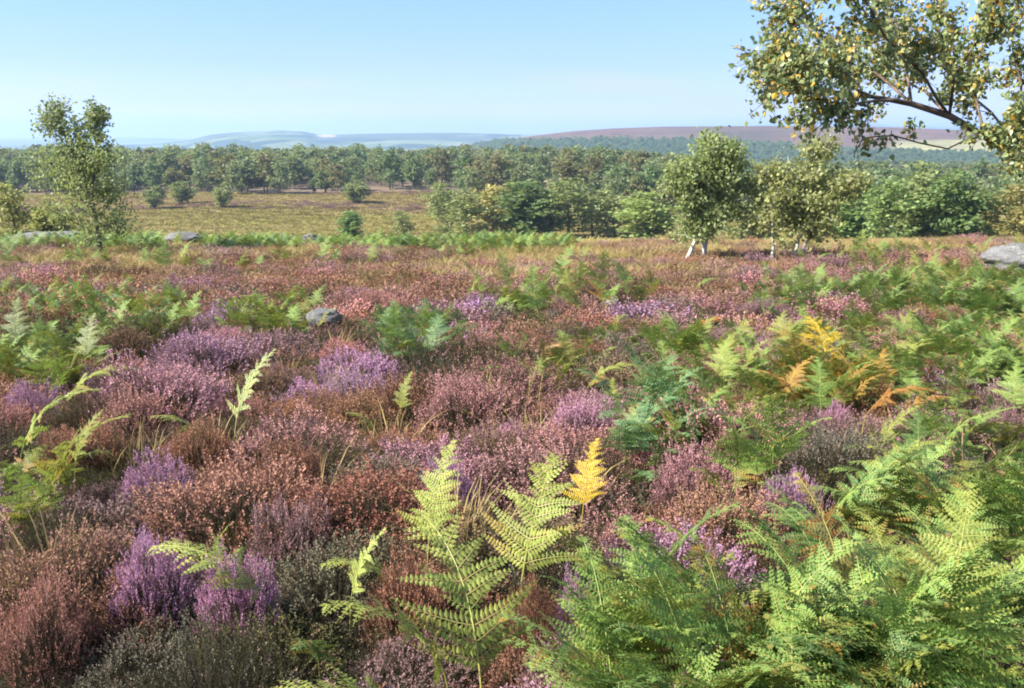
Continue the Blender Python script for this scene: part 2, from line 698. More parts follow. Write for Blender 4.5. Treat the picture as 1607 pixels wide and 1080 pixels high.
def col_moor(x, y, z, r, a):
    px, row, _ = project(x, y, z)
    c = np.ones(x.shape + (3,))
    n = sinoise(x, y, 0.012, 13)
    c[...] = np.array([0.125, 0.083, 0.062]) + n[..., None] * np.array([0.025, 0.008, 0.012])
    g = smooth(228, 240, row + 4 * n)
    c = c * (1 - g[..., None]) + np.array([0.085, 0.09, 0.04]) * g[..., None]
    fld = smooth(1395, 1420, px + 8 * n) * smooth(1640, 1560, px) * smooth(218.5, 221, row - (1480 - px) * 0.008) * smooth(238, 234.5, row - (px - 1450) * 0.035)
    c = c * (1 - fld[..., None]) + np.array([0.27, 0.25, 0.12]) * fld[..., None]
    return c


hill('far_ridge', 6000, 9000, 14000, -150, [-400, 0, 100, 200, 280, 400, 520, 700, 900, 1100, 1190, 1250, 1330, 1400, 1500, 1607, 2000],
     [219, 216, 217, 215, 218, 216, 213, 211, 210, 206, 197, 193, 191, 197, 200, 199, 205], col_far, mat_hill('far_ridge', 0.002, 0.01, 0.0025), rough=12)
hill('green_hills', 1500, 4500, 6500, -130, [-400, 0, 150, 240, 290, 330, 365, 400, 440, 480, 500, 525, 560, 640, 720, 780, 900, 1600, 2000],
     [236, 230, 228, 226, 221, 211.5, 208, 206, 204.5, 207, 211, 211.5, 210, 209, 208.5, 210, 214, 220, 220], col_fields,
     mat_hill('green_hills', 0.004, 0.02, 0.011), rough=14, nr=90, na=420)
moor_obj, moor_z = hill('moor_hill', 820, 1800, 3000, -62, [-400, 500, 640, 720, 780, 840, 900, 960, 1040, 1120, 1200, 1280, 1400, 1500, 1607, 1900],
                        [300, 262, 245, 233, 222, 213, 206, 202, 199, 198.5, 198, 198.5, 200, 204, 207, 212], col_moor,
                        mat_hill('moor_hill', 0.01, 0.06), rough=5, nr=110, na=360, back=0.9)


# ------------------------------------------------------------------ instancing for ground cover and far woods
def make_sources(name, meshes):
    coll = bpy.data.collections.new(name)          # not linked to the scene: only a library of shapes
    for i, me in enumerate(meshes):
        o = bpy.data.objects.new('%s_%02d' % (name, i), me)
        coll.objects.link(o)
    return coll


def stuff(name, label, cat, pos, rot, scl, tintc, idx, coll, age=None):
    n = len(pos)
    me = bpy.data.meshes.new(name)
    me.vertices.add(n)
    me.vertices.foreach_set('co', np.asarray(pos, np.float32).ravel())
    def put(an, typ, key, data):
        a = me.attributes.new(an, typ, 'POINT')
        a.data.foreach_set(key, np.ascontiguousarray(data).ravel())
    put('rot', 'FLOAT_VECTOR', 'vector', np.asarray(rot, np.float32))
    put('scl', 'FLOAT_VECTOR', 'vector', np.asarray(scl, np.float32))
    tc4 = np.ones((n, 4), np.float32)
    tc4[:, :3] = tintc
    put('tintcol', 'FLOAT_COLOR', 'color', tc4)
    put('age', 'FLOAT', 'value', np.asarray(age if age is not None else np.zeros(n), np.float32))
    put('idx', 'INT', 'value', np.asarray(idx, np.int32))
    o = link(name, me)
    ng = bpy.data.node_groups.new(name + '_scatter', 'GeometryNodeTree')
    ng.interface.new_socket('Geometry', in_out='INPUT', socket_type='NodeSocketGeometry')
    ng.interface.new_socket('Geometry', in_out='OUTPUT', socket_type='NodeSocketGeometry')
    N = ng.nodes
    gi, go = N.new('NodeGroupInput'), N.new('NodeGroupOutput')
    iop = N.new('GeometryNodeInstanceOnPoints')
    ci = N.new('GeometryNodeCollectionInfo')
    ci.inputs['Collection'].default_value = coll
    ci.inputs['Separate Children'].default_value = True
    ci.inputs['Reset Children'].default_value = True
    def named(an, typ):
        q = N.new('GeometryNodeInputNamedAttribute')
        q.data_type = typ
        q.inputs['Name'].default_value = an
        return q.outputs[0]
    e2r = N.new('FunctionNodeEulerToRotation')
    lk = ng.links.new
    lk(gi.outputs[0], iop.inputs['Points'])
    lk(ci.outputs[0], iop.inputs['Instance'])
    iop.inputs['Pick Instance'].default_value = True
    lk(named('idx', 'INT'), iop.inputs['Instance Index'])
    lk(named('rot', 'FLOAT_VECTOR'), e2r.inputs[0])
    lk(e2r.outputs[0], iop.inputs['Rotation'])
    lk(named('scl', 'FLOAT_VECTOR'), iop.inputs['Scale'])
    lk(iop.outputs[0], go.inputs[0])
    md = o.modifiers.new('scatter', 'NODES')
    md.node_group = ng
    tag(o, label, cat, kind='stuff')
    return o


# ------------------------------------------------------------------ trees
def rand_unit(rg, n):
    return norm(rg.normal(size=(n, 3)))


def wobble(rg, p0, d0, length, n, bend, droop=0.0, lift=0.0):
    """A branch polyline that wanders, lifts first and droops at its tip."""
    pts = [np.array(p0, float)]
    d = np.array(d0, float)
    d = d / np.linalg.norm(d)
    st = length / (n - 1)
    for i in range(n - 1):
        t = i / (n - 1)
        d = d + rg.normal(size=3) * bend + np.array([0, 0, lift * (1 - t) - droop * t])
        d = d / np.linalg.norm(d)
        pts.append(pts[-1] + d * st)
    return np.array(pts)


def along(pts, t):
    s = t * (len(pts) - 1)
    i = min(int(s), len(pts) - 2)
    return pts[i] + (pts[i + 1] - pts[i]) * (s - i), norm(pts[i + 1] - pts[i])


def grow(seed, stems, spread, nlimb=16, ntwig=6, nleaf=14, leaf=0.16, low=0.25, profile=None, sigma=0.10, r0=0.10,
         droop=0.05, up=0.5, sides=5, twig_tubes=True, stretch=None, taper_top=True, sector=None):
    """Returns wood Geo and leaf Geo. stems: list of polylines in metres; spread: limb length at the widest height."""
    rg = np.random.default_rng(seed)
    wood, lf = Geo(), Geo()
    profile = profile or (lambda t: math.sqrt(max(0.0, 1 - (2 * max(t - 0.35, 0) / 1.3) ** 2)) * (0.6 + 0.4 * min(1, t / 0.35)))
    cs, ax = [], []
    cl = []
    for si, st in enumerate(stems):
        st = np.asarray(st, float)
        H = st[-1][2] - st[0][2]
        k = np.linspace(0, 1, len(st))
        rs = r0 if si == 0 else r0 * 0.8
        tube(wood, st, rs * (1 - k) ** 0.8 + 0.008, sides + 2, (0, 0, 0))
        for i in range(nlimb):
            t = low + (1 - low) * ((i + rg.uniform(0.1, 0.9)) / nlimb) ** 0.9
            t = min(t, 0.985)
            p, tan = along(st, t)
            az = i * 2.39996 + rg.uniform(-0.5, 0.5) + seed
            tt = (t - low) / (1 - low)
            ln = spread * profile(tt) * rg.uniform(0.55, 1.15)
            if ln < 0.05 * spread:
                ln = 0.08 * spread
            if sector is not None:
                ln *= sector(az)
            el = up * rg.uniform(0.4, 1.2) + 0.5 * tt
            d = np.array([cos(az) * cos(el), sin(az) * cos(el), sin(el)])
            br = wobble(rg, p, d, ln, 6, 0.14, droop, 0.05)
            tube(wood, br, np.linspace(rs * 0.36 * (1 - 0.6 * t), 0.008, 6), max(3, sides - 1), (0, 0, 0), cap=False)
            for j in range(ntwig):
                u = 0.25 + 0.75 * (j + rg.uniform(0, 1)) / ntwig
                q, bt = along(br, min(u, 0.99))
                d2 = norm(bt * 0.8 + rg.normal(size=3) * 0.65 + np.array([0, 0, 0.12]))
                l2 = ln * rg.uniform(0.22, 0.45) + 0.05 * spread
                tw = wobble(rg, q, d2, l2, 4, 0.2, droop * 2)
                if twig_tubes:
                    tube(wood, tw, np.linspace(0.012, 0.004, 4), 3, (0, 0, 0), cap=False)
                nn = max(3, int(nleaf * rg.uniform(0.6, 1.4) * min(1.5, max(0.35, 1.45 * ln / spread))))
                s = rg.uniform(0.1, 1.05, nn) * 3
                ii = np.minimum(s.astype(int), 2)
                pos = tw[ii] + (tw[ii + 1] - tw[ii]) * (s - ii)[:, None]
                pos = pos + rg.normal(size=(nn, 3)) * sigma * spread * np.array([1, 1, 0.75])
                cs.append(pos)
                cl.append(np.full(nn, rg.uniform(0, 1)))
    cs, cl = np.concatenate(cs), np.concatenate(cl)
    n = len(cs)
    a = rand_unit(rg, n)
    a[:, 2] -= 0.25
    a = norm(a)
    s = norm(np.cross(a, rand_unit(rg, n)))
    col = np.stack([rg.uniform(0, 1, n), cl * 0.7 + rg.uniform(0, .3, n), np.zeros(n)], 1)
    sz = leaf * rg.uniform(0.65, 1.35, n)
    diamonds(lf, cs, a, s, sz, sz * 0.8, col)
    return wood, lf


def stem(rg_seed, h, lean=(0, 0), n=9, wig=0.03, base=(0, 0)):
    rg = np.random.default_rng(rg_seed)
    t = np.linspace(0, 1, n)
    x = base[0] + lean[0] * t ** 1.2 * h + np.cumsum(rg.normal(size=n)) * wig * h * 0.3 * t
    y = base[1] + lean[1] * t ** 1.2 * h + np.cumsum(rg.normal(size=n)) * wig * h * 0.3 * t
    z = h * t
    z[0] = -0.25
    return np.stack([x, y, z], 1)


def place_tree(name, label, loc, wood_me, leaf_me, tintc, scale=(1, 1, 1), rz=0, cat='tree', group=None):
    r = link(name, None)
    r.location = loc
    r.scale = scale
    r.rotation_euler = (0, 0, rz)
    tag(r, label, cat, group)
    a = link('trunk', wood_me, r)
    b = link('crown', leaf_me, r)
    b['tintcol'] = [float(c) for c in tintc]
    return r


GREEN = np.array([0.235, 0.28, 0.112])
DARKG = np.array([0.13, 0.195, 0.070])
PALEG = np.array([0.29, 0.325, 0.13])
YELG = np.array([0.36, 0.31, 0.10])
BROWNG = np.array([0.26, 0.22, 0.085])


def px_h(px_len, depth):
    return px_len * depth / F * 1.02


# --- the tall birch at the left
bx, by, bz, bd = at(160, 404)
H = px_h(250, bd)
wl = px_h(1, bd)                                 # metres per photo pixel there
s_main = np.array([[0, 0, -.3], [-2, 0, 30], [-5, 2, 60], [-8, 0, 95], [-22, 3, 140], [-34, 0, 180], [-46, 2, 222], [-52, 0, 250]], float) * wl
s_two = np.array([[-8, 0, 92], [-2, -4, 125], [4, -6, 160], [8, -4, 195], [10, -2, 222], [12, 0, 240]], float) * wl
s_main[:, 2] *= 0.9
s_two[:, 2] *= 0.9
prof_left = lambda t: (0.95 - 0.15 * t / 0.35) if t < 0.35 else (0.8 * (1 - t) ** 0.9 / 0.65 ** 0.9 + 0.10)
wood, lf = grow(11, [s_main], 84 * wl, 36, 9, 30, 0.095, 0.13, prof_left, 0.12, 0.085, 0.06, 0.35)
wood2, lf2 = grow(12, [s_two], 38 * wl, 17, 7, 22, 0.10, 0.05, lambda t: 1.0 - 0.55 * t, 0.14, 0.05, 0.05, 0.45)
for a_, b_ in ((wood, wood2), (lf, lf2)):
    a_.add(np.concatenate(b_.v), np.concatenate(b_.f), np.concatenate(b_.c))
place_tree('birch_tree', 'tall airy birch with a twin plumed top standing alone at the left', (bx, by, bz),
           wood.mesh('trunk', M_BARK), lf.mesh('crown', M_LEAF), GREEN * 1.1)

# --- pale leaning birches in the centre right
bx, by, bz, bd = at(1104, 416)
w1 = px_h(1, bd)
sA = np.array([[-30, 0, -3], [-22, 0, 18], [-12, 0, 45], [-2, 2, 80], [4, 0, 120], [6, 2, 165], [4, 0, 203]], float) * w1
sB = np.array([[2, 3, -3], [3, 3, 30], [8, 4, 70], [22, 2, 115], [34, 0, 155], [40, 0, 188]], float) * w1
sC = np.array([[-2, -3, -3], [-1, -3, 30], [-10, -6, 60], [-28, -8, 100], [-38, -6, 130], [-42, -8, 160]], float) * w1
prof_d = lambda t: 0.72 + 0.28 * math.sin(min(t / 0.45, 1) * pi / 2) if t < .5 else max(0.1, 1.0 - ((t - 0.5) / 0.5) ** 1.6 * 0.85)
wood, lf = grow(21, [sA * [1, 1, .94], sB * [1, 1, .94], sC * [1, 1, .94]], 52 * w1, 20, 7, 27, 0.105, 0.27, prof_d, 0.15, 0.062, 0.02, 0.4)
place_tree('birch_tree', 'green birch with a white leaning trunk in the centre right clearing', (bx, by, bz),
           wood.mesh('trunk', M_BIRCH), lf.mesh('crown', M_LEAF), GREEN * 1.2)

bx, by, bz, bd = at(1246, 416)
w2 = px_h(1, bd)
sA = np.array([[0, 0, -3], [3, 0, 25], [8, 2, 60], [14, 0, 100], [20, 2, 140], [24, 0, 180]], float) * w2
sB = np.array([[-34, 4, -3], [-32, 4, 30], [-36, 4, 70], [-42, 2, 110], [-40, 2, 135]], float) * w2
sC = np.array([[6, -3, -3], [14, -3, 30], [38, -6, 75], [58, -8, 105], [72, -8, 128]], float) * w2
wood, lf = grow(31, [sA, sB, sC], 54 * w2, 19, 7, 25, 0.105, 0.27, prof_d, 0.15, 0.055, 0.02, 0.4)
place_tree('birch_tree', 'broad pale green birch on several thin trunks right of the white leaning birch', (bx, by, bz),
           wood.mesh('trunk', M_BIRCH), lf.mesh('crown', M_LEAF), (PALEG * .8 + BROWNG * .4))

# --- mid distance tree shapes (unit height about 8 m), shared by the rows and the wood
mid_wood, mid_leaf = [], []
for k in range(7):
    rg_ = random.Random(500 + k)
    h = 8.0
    stems = [stem(600 + k, h, (rg_.uniform(-.06, .06), 0))]
    if k in (1, 4, 6):
        stems.append(stem(620 + k, h * 0.86, (0.16, 0.05)))
        stems.append(stem(640 + k, h * 0.78, (-0.15, -0.04)))
    w_, l_ = grow(700 + k, stems, 2.3 if len(stems) == 1 else 1.8, 20 if len(stems) == 1 else 12, 6, 15, 0.34,
                  0.12 + 0.03 * (k % 3), None, 0.16, 0.13, 0.05, 0.45)
    mid_wood.append(w_.mesh('trunk', M_BARK))
    mid_leaf.append(l_.mesh('crown', M_LEAF))


def mid_tree(label, px, base_row, top_row, width, tintc, var, depth=None, rz=0.0, group=None, cat='tree'):
    x, y, z, d = at(px, base_row) if depth is None else at_depth(px, depth)
    _, rb, _ = project(x, y, z)
    h = px_h(max(rb, base_row) - top_row, d) if depth is None else (float(rb) - top_row) * d / F
    w = px_h(width, d)
    me = mid_leaf[var]
    nv = len(me.vertices)
    co = np.empty(nv * 3, np.float32)
    me.vertices.foreach_get('co', co)
    co = co.reshape(-1, 3)
    zh = np.percentile(co[:, 2], 99.7)
    xw = np.percentile(co[:, 0], 98.5) - np.percentile(co[:, 0], 1.5)
    yw = np.percentile(co[:, 1], 98.5) - np.percentile(co[:, 1], 1.5)
    s = w / (0.5 * (xw + yw))
    return place_tree('oak_tree' if 'dense' in label else 'birch_tree', label, (x, y, z), mid_wood[var], me, tintc, (s, s, h / zh), rz, cat, group)


# shrubs and small trees in the open meadow
mid_tree('small round bright green tree low in the meadow, nearest the bracken band', 550, 375, 332, 36, GREEN * np.array([.8, 1.08, .8]), 1, 146, 0.4)
mid_tree('slender pale green sapling in the meadow just left of the tree row', 635, 375, 330, 30, PALEG, 3, 146, 1.0)
mid_tree('round tree standing forward of the wood edge above the small bright green tree', 563, 320, 284, 40, GREEN, 4, 228, 2.0)
mid_tree('low shrub on the meadow just right of the tall left birch', 246, 326, 293, 30, GREEN, 6, 215, 0.3, cat='shrub')
mid_tree('grey green shrub at the foot of the wood, second right of the tall left birch', 290, 318, 286, 36, GREEN * .9, 1, 228, 1.3, cat='shrub')
mid_tree('small pale shrub alone in the meadow before the wood, left of centre', 354, 325, 290, 28, PALEG, 4, 215, 2.2, cat='shrub')
mid_tree('yellowish young birch at the far left edge beside the rock slab', 28, 398, 288, 52, YELG * .45 + PALEG * .6, 3, 47, 0.9)
mid_tree('low yellow green sapling between the left edge and the tall left birch', 82, 398, 318, 60, PALEG * .6 + YELG * .5, 4, 49, 2.4)

# the row of trees at the meadow's right edge
row_trees = [
    ('slim pale green tree at the left end of the tree row', 704, 375, 287, 44, GREEN, 3, 150, 0),
    ('airy tree with a visible bare stem, second in the tree row from the left', 733, 380, 302, 60, PALEG * .9, 2, 146, 1),
    ('yellowing birch in the middle of the tree row', 774, 378, 292, 52, YELG, 0, 150, 2),
    ('dense dark green tree right of the yellowing birch', 822, 380, 286, 74, DARKG, 1, 147, 0.5),
    ('dark rounded tree between the dense dark tree and the tall pale one in the row', 860, 378, 300, 52, DARKG * 1.1, 4, 155, 1.4),
    ('tall pale grey green tree rising above the middle of the row', 892, 380, 281, 72, GREEN, 2, 148, 2.4),
    ('light green feathery tree right of the tall grey green row tree', 966, 380, 298, 64, PALEG, 3, 150, 0.2),
    ('low olive tree tucked between the two paler trees of the row', 930, 378, 305, 54, BROWNG, 5, 156, 0.9),
    ('bright light green tree just left of the white leaning birch', 1018, 384, 303, 74, PALEG * np.array([.95, 1.08, .8]), 6, 130, 1.7),
    ('small green tree half hidden behind the white leaning birch', 1164, 388, 320, 66, PALEG * .9, 0, 110, 2.9),
    ('tree filling the gap between the two pale trunked birches', 1195, 388, 305, 56, GREEN * .9, 5, 112, 2.9),
    ('dark green tree behind the right shoulder of the broad pale birch', 1332, 390, 296, 74, GREEN * np.array([.75, .95, .7]), 1, 100, 0.8),
]
for tr in row_trees:
    mid_tree(*tr[:4], tr[4] * 1.2, tr[5] * 1.12, *tr[6:])
right_trees = [
    ('light green tree with a rounded head at the left of the right hand clump', 1392, 396, 280, 84, GREEN * np.array([.95, 1.1, .9]), 2, 80, 0.1),
    ('tall grey green birch in the middle of the right hand clump', 1442, 396, 260, 92, GREEN * 1.05, 4, 84, 0.7),
    ('dense dark green tree forming the right side of the right hand clump', 1503, 397, 272, 84, DARKG * 1.15, 1, 80, 1.9),
    ('green tree between the right hand clump and the brownish tree', 1556, 396, 300, 62, GREEN * .85, 6, 88, 0.9),
    ('brownish green tree under the overhanging limb at the right edge', 1588, 398, 290, 88, BROWNG * 1.1, 5, 78, 2.2),
    ('bright green tree cut by the right edge behind the brownish tree', 1630, 396, 270, 90, GREEN, 3, 90, 2.7),
]
for tr in right_trees:
    mid_tree(*tr[:5], tr[5] * 1.1, *tr[6:])

# --- the wood across the moor
wood_meshes = []
for k in range(8):
    rg_ = random.Random(900 + k)
    h = 8.0
    stems = [stem(910 + k, h, (rg_.uniform(-.06, .06), rg_.uniform(-.05, .05)))]
    if k % 3 == 0:
        stems.append(stem(930 + k, h * 0.85, (0.18, 0.06)))
    w_, l_ = grow(940 + k, stems, 2.5 if len(stems) == 1 else 2.1, 13 if len(stems) == 1 else 9, 5, 13, 0.55,
                  0.14, None, 0.17, 0.14, 0.05, 0.45, sides=3, twig_tubes=False)
    n0 = w_.n
    w_.v += l_.v; w_.c += l_.c
    w_.f += [f + n0 for f in l_.f]
    w_.m += [np.full(len(f), 1, np.int32) for f in l_.f]
    wood_meshes.append(w_.mesh('wood_tree', [M_BARK, M_LEAF]))

rgw = np.random.default_rng(77)
front_px = [-400, 0, 150, 300, 480, 600, 690, 720, 860, 1000, 1150, 1300, 1450, 1607, 2000]
front_d = [258, 262, 256, 254, 256, 262, 258, 225, 205, 195, 180, 160, 145, 135, 130]
cand = []
grid = {}


def free(x, y, rad):
    gx, gy = int(x // 12), int(y // 12)
    for i in (-1, 0, 1):
        for j in (-1, 0, 1):
            for (ax_, ay_) in grid.get((gx + i, gy + j), ()):
                if (ax_ - x) ** 2 + (ay_ - y) ** 2 < rad * rad:
                    return False
    grid.setdefault((gx, gy), []).append((x, y))
    return True


for _ in range(40000):
    y = math.sqrt(rgw.uniform(105 ** 2, 900 ** 2))
    px = rgw.uniform(-120, PW + 120)
    x = (px - PW / 2) / F * y
    if y < np.interp(px, front_px, front_d) + rgw.exponential(14):
        continue
    # a clearing of bare heather moor that shows between the trees at the right
    if 1290 < px < 1430 and 250 < y < 560:
        continue
    cl_ = sn1(x, y, 0.022, 21)
    if cl_ < -0.35 and y < 520 and rgw.uniform() < 0.75:
        continue
    if free(x, y, 4.3 if y < 420 else 6.2):
        cand.append((x, y, px))
trees = []
for x, y, px in cand:
    h = rgw.normal(7.8, 2.0)
    h = float(np.clip(h, 4.2, 10.5)) * (0.92 if y < 400 else 0.78)
    if y < 200 and px > 1000:
        h *= 0.85
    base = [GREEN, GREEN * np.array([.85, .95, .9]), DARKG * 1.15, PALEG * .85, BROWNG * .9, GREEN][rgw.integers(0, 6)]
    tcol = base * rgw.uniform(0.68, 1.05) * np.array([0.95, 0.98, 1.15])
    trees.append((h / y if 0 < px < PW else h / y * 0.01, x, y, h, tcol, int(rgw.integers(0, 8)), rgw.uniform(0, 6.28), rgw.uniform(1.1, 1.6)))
trees.sort(key=lambda t: -t[0])
proto = None
for (_, x, y, h, tcol, k, rz, ws) in trees[:260]:
    if proto is None:
        proto = link('wood_tree', wood_meshes[0])
        tag(proto, 'grey green birch standing in the wood across the far side of the moor', 'tree', 'birches of the wood across the moor')
        o = proto
    else:
        o = proto.copy()
        o.data = wood_meshes[k]
        C.objects.link(o)
    o.location = (x, y, float(gz(x, y)))
    s = h / 8.0
    o.scale = (s * ws, s * ws, s)
    o.rotation_euler = (0, 0, rz)
    o['tintcol'] = [float(c) for c in tcol]
rest = trees[260:]
src_wood = make_sources('wood_shape', wood_meshes)
P = np.array([(t[1], t[2], float(gz(t[1], t[2]))) for t in rest])
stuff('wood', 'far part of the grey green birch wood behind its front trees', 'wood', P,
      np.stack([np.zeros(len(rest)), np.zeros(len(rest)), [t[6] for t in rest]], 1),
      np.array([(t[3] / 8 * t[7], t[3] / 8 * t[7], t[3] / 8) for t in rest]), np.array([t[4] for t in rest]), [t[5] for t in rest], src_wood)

# --- woodland on the lower slope of the moor hill
hp, hs, hc = [], [], []
for _ in range(22000):
    px = rgw.uniform(560, 1750)
    r = math.sqrt(rgw.uniform(840 ** 2, 1620 ** 2))
    u = (px - PW / 2) / F
    a = math.atan2(u, 1.0214)
    x, y = r * sin(a), r * cos(a)
    z = float(moor_z(np.array(x), np.array(y), np.array(r), np.array(a)))
    _, row, _ = project(x, y, z)
    n = float(sn1(x, y, 0.012, 13))
    edge = np.interp(px, [560, 780, 900, 1050, 1200, 1400, 1500, 1607], [225, 219, 217, 218, 224, 236, 240, 241])
    if row < edge + 8 + 3 * n or rgw.uniform() < smooth(268, 285, row):
        continue
    if n < -0.5 and rgw.uniform() < .5:
        continue
    hp.append((x, y, z - 0.3))
    hs.append(float(np.clip(rgw.normal(8.5, 1.5), 5, 12)) / 8)
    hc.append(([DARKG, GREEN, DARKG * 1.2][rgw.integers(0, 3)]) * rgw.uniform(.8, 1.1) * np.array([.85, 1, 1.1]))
hs = np.array(hs)
n = len(hp)
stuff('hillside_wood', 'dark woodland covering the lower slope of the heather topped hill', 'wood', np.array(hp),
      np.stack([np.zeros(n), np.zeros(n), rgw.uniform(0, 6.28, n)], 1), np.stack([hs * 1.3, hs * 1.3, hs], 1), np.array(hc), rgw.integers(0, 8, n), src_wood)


# ------------------------------------------------------------------ the near birch at the upper right
def near_birch():
    rg = np.random.default_rng(5)
    base_xy = (4.25, 5.7)
    gz0 = float(gz(*base_xy))
    root = link('birch_tree', None)
    root.location = (base_xy[0], base_xy[1], gz0)
    tag(root, 'near birch with yellowing leaves whose limb overhangs the upper right corner', 'tree')
    off = np.array([base_xy[0], base_xy[1], gz0])
    P_ = lambda q: np.array([point(*p) for p in q]) - off
    wood, lf, trunk = Geo(), Geo(), Geo()
    limb = P_([(1700, 330, 5.65), (1650, 288, 5.55), (1607, 252, 5.5), (1545, 214, 5.4), (1490, 182, 5.3), (1430, 163, 5.25), (1370, 152, 5.2), (1310, 147, 5.1), (1260, 146, 5.05), (1225, 146, 5.0)])
    tr = np.array([[0, 0, -0.3], [-0.1, 0.0, 0.5], [-0.3, 0.02, 1.0], limb[0] * 1.0, [-0.05, 0.1, 2.3], [0.15, 0.1, 3.2], [0.1, 0, 4.2], [0.3, -0.1, 5.2]])
    tr = np.concatenate([tr[:1] * 0 + np.array([[0, 0, -0.3]]), tr[1:3], limb[:1], tr[4:]])
    tube(trunk, tr, [0.15, 0.12, 0.10, 0.085, 0.07, 0.055, 0.04, 0.015], 10)
    lr = np.array([0.042, 0.035, 0.027, 0.019, 0.019, 0.015, 0.011, 0.008, 0.006, 0.003])
    tube(wood, limb, lr, 8)
    subs = [
        [(1607, 252, 5.5), (1601, 170, 5.5), (1596, 80, 5.4), (1592, 0, 5.3), (1588, -90, 5.2)],
        [(1545, 214, 5.4), (1532, 150, 5.6), (1505, 80, 5.7), (1478, 0, 5.8), (1450, -80, 5.9)],
        [(1490, 182, 5.3), (1445, 115, 5.1), (1395, 50, 5.0), (1345, -15, 4.9), (1310, -60, 4.9)],
        [(1430, 163, 5.25), (1365, 105, 5.5), (1298, 55, 5.6), (1250, 25, 5.7), (1232, 5, 5.7)],
        [(1370, 152, 5.2), (1305, 110, 5.0), (1255, 88, 4.9), (1215, 76, 4.8)],
        [(1430, 163, 5.25), (1380, 162, 5.0), (1320, 160, 4.9), (1270, 150, 4.8), (1232, 140, 4.8)],
        [(1490, 182, 5.3), (1500, 120, 5.0), (1535, 60, 4.9), (1560, 0, 4.8), (1570, -60, 4.8)],
        [(1545, 214, 5.4), (1480, 232, 5.2), (1405, 214, 5.1), (1350, 222, 5.05), (1338, 244, 5.05)],
        [(1310, 147, 5.1), (1270, 130, 5.3), (1240, 115, 5.4), (1212, 120, 5.4)],
        [(1607, 252, 5.5), (1560, 175, 5.9), (1480, 110, 6.2), (1400, 40, 6.3), (1350, -30, 6.3)],
        [(1650, 288, 5.55), (1660, 180, 5.6), (1650, 80, 5.4), (1640, -40, 5.2)],
        [(1545, 214, 5.4), (1575, 240, 5.2), (1590, 215, 5.0), (1600, 190, 4.9)],
        [(1430, 163, 5.25), (1420, 90, 5.5), (1400, 20, 5.8), (1380, -50, 6.0)],
        [(1490, 182, 5.3), (1450, 140, 5.8), (1380, 115, 6.1), (1310, 95, 6.2), (1250, 110, 6.2)],
    ]
    lp, la, lc, ls = [], [], [], []

    def leaves_on(tw, nn, size=0.031):
        s = rg.uniform(0.05, 1.0, nn) * (len(tw) - 1)
        ii = np.minimum(s.astype(int), len(tw) - 2)
        pos = tw[ii] + (tw[ii + 1] - tw[ii]) * (s - ii)[:, None] + rg.normal(size=(nn, 3)) * 0.022
        ax = norm(rg.normal(size=(nn, 3)) * 0.85 + np.array([-.15, 0, -0.6]))
        lp.append(pos); la.append(ax)
        lc.append(np.clip(rg.beta(1.6, 2.1, nn) + rg.choice([0, 0, 0, 0, 0.35], nn) + rg.normal(0, .05), 0, 1))
        ls.append(size * rg.uniform(0.6, 1.25, nn))

    for si, sb in enumerate(subs):
        pts = P_(sb)
        fine = [along(pts, t)[0] for t in np.linspace(0, 1, 9)]
        fine = np.array(fine) + rg.normal(size=(9, 3)) * 0.012
        fine[0] = pts[0]
        r_0 = 0.009 if si != 7 else 0.005
        tube(wood, fine, np.linspace(r_0, 0.003, 9), 5, cap=False)
        ntw = 22 if si != 7 else 3
        for j in range(ntw):
            t = 0.22 + 0.78 * (j + rg.uniform(0, 1)) / ntw
            q, bt = along(fine, min(t, 0.99))
            ln = rg.uniform(0.10, 0.27) * (1.0 if si != 7 else 0.35)
            d = norm(bt * 0.7 + rg.normal(size=3) * 0.7)
            tw = wobble(rg, q, d, ln, 5, 0.18, 0.05)
            tube(wood, tw, np.linspace(0.0034, 0.0012, 5), 3, cap=False)
            leaves_on(tw, int(rg.uniform(24, 44)) if si != 7 else 8)
            for _k in range(4):
                q2, bt2 = along(tw, rg.uniform(0.3, 0.9))
                t3 = wobble(rg, q2, norm(bt2 + rg.normal(size=3) * 0.8), ln * 0.5, 4, 0.2, 0.15)
                tube(wood, t3, np.linspace(0.002, 0.001, 4), 3, cap=False)
                leaves_on(t3, int(rg.uniform(4, 10)))
    # upper crown above the frame and right of it
    for j in range(26):
        q, bt = along(tr, rg.uniform(0.55, 0.98))
        az = rg.uniform(0, 6.28)
        d = np.array([cos(az), sin(az), rg.uniform(0.2, 0.9)])
        br = wobble(rg, q, d, rg.uniform(0.8, 1.8), 7, 0.15, 0.08)
        tube(wood, br, np.linspace(0.016, 0.003, 7), 5, cap=False)
        for k in range(9):
            q2, b2 = along(br, rg.uniform(0.25, 0.99))
            tw = wobble(rg, q2, norm(b2 * 0.6 + rg.normal(size=3) * 0.8), rg.uniform(0.15, 0.4), 5, 0.18, 0.12)
            tube(wood, tw, np.linspace(0.0034, 0.0012, 5), 3, cap=False)
            leaves_on(tw, int(rg.uniform(10, 20)))
    lp, la, lc, ls = np.concatenate(lp), np.concatenate(la), np.concatenate(lc), np.concatenate(ls)
    n = len(lp)
    side = norm(np.cross(la, rand_unit(rg, n)))
    nrm = np.cross(la, side)
    # a birch leaf: stalk end, two shoulders, two mid points, tip, folded a little along the midrib
    prof = [(0, 0), (0.22, 0.36), (0.5, 0.34), (1.0, 0.0), (0.5, -0.34), (0.22, -0.36)]
    vv = []
    fold = rg.uniform(0.05, 0.3, n)[:, None]
    for (t, w) in prof:
        vv.append(lp + la * ls[:, None] * t + side * ls[:, None] * w + nrm * ls[:, None] * abs(w) * fold - nrm * ls[:, None] * 0.15 * t * t)
    vv = np.stack(vv, 1).reshape(-1, 3)
    k = np.arange(n)[:, None] * 6
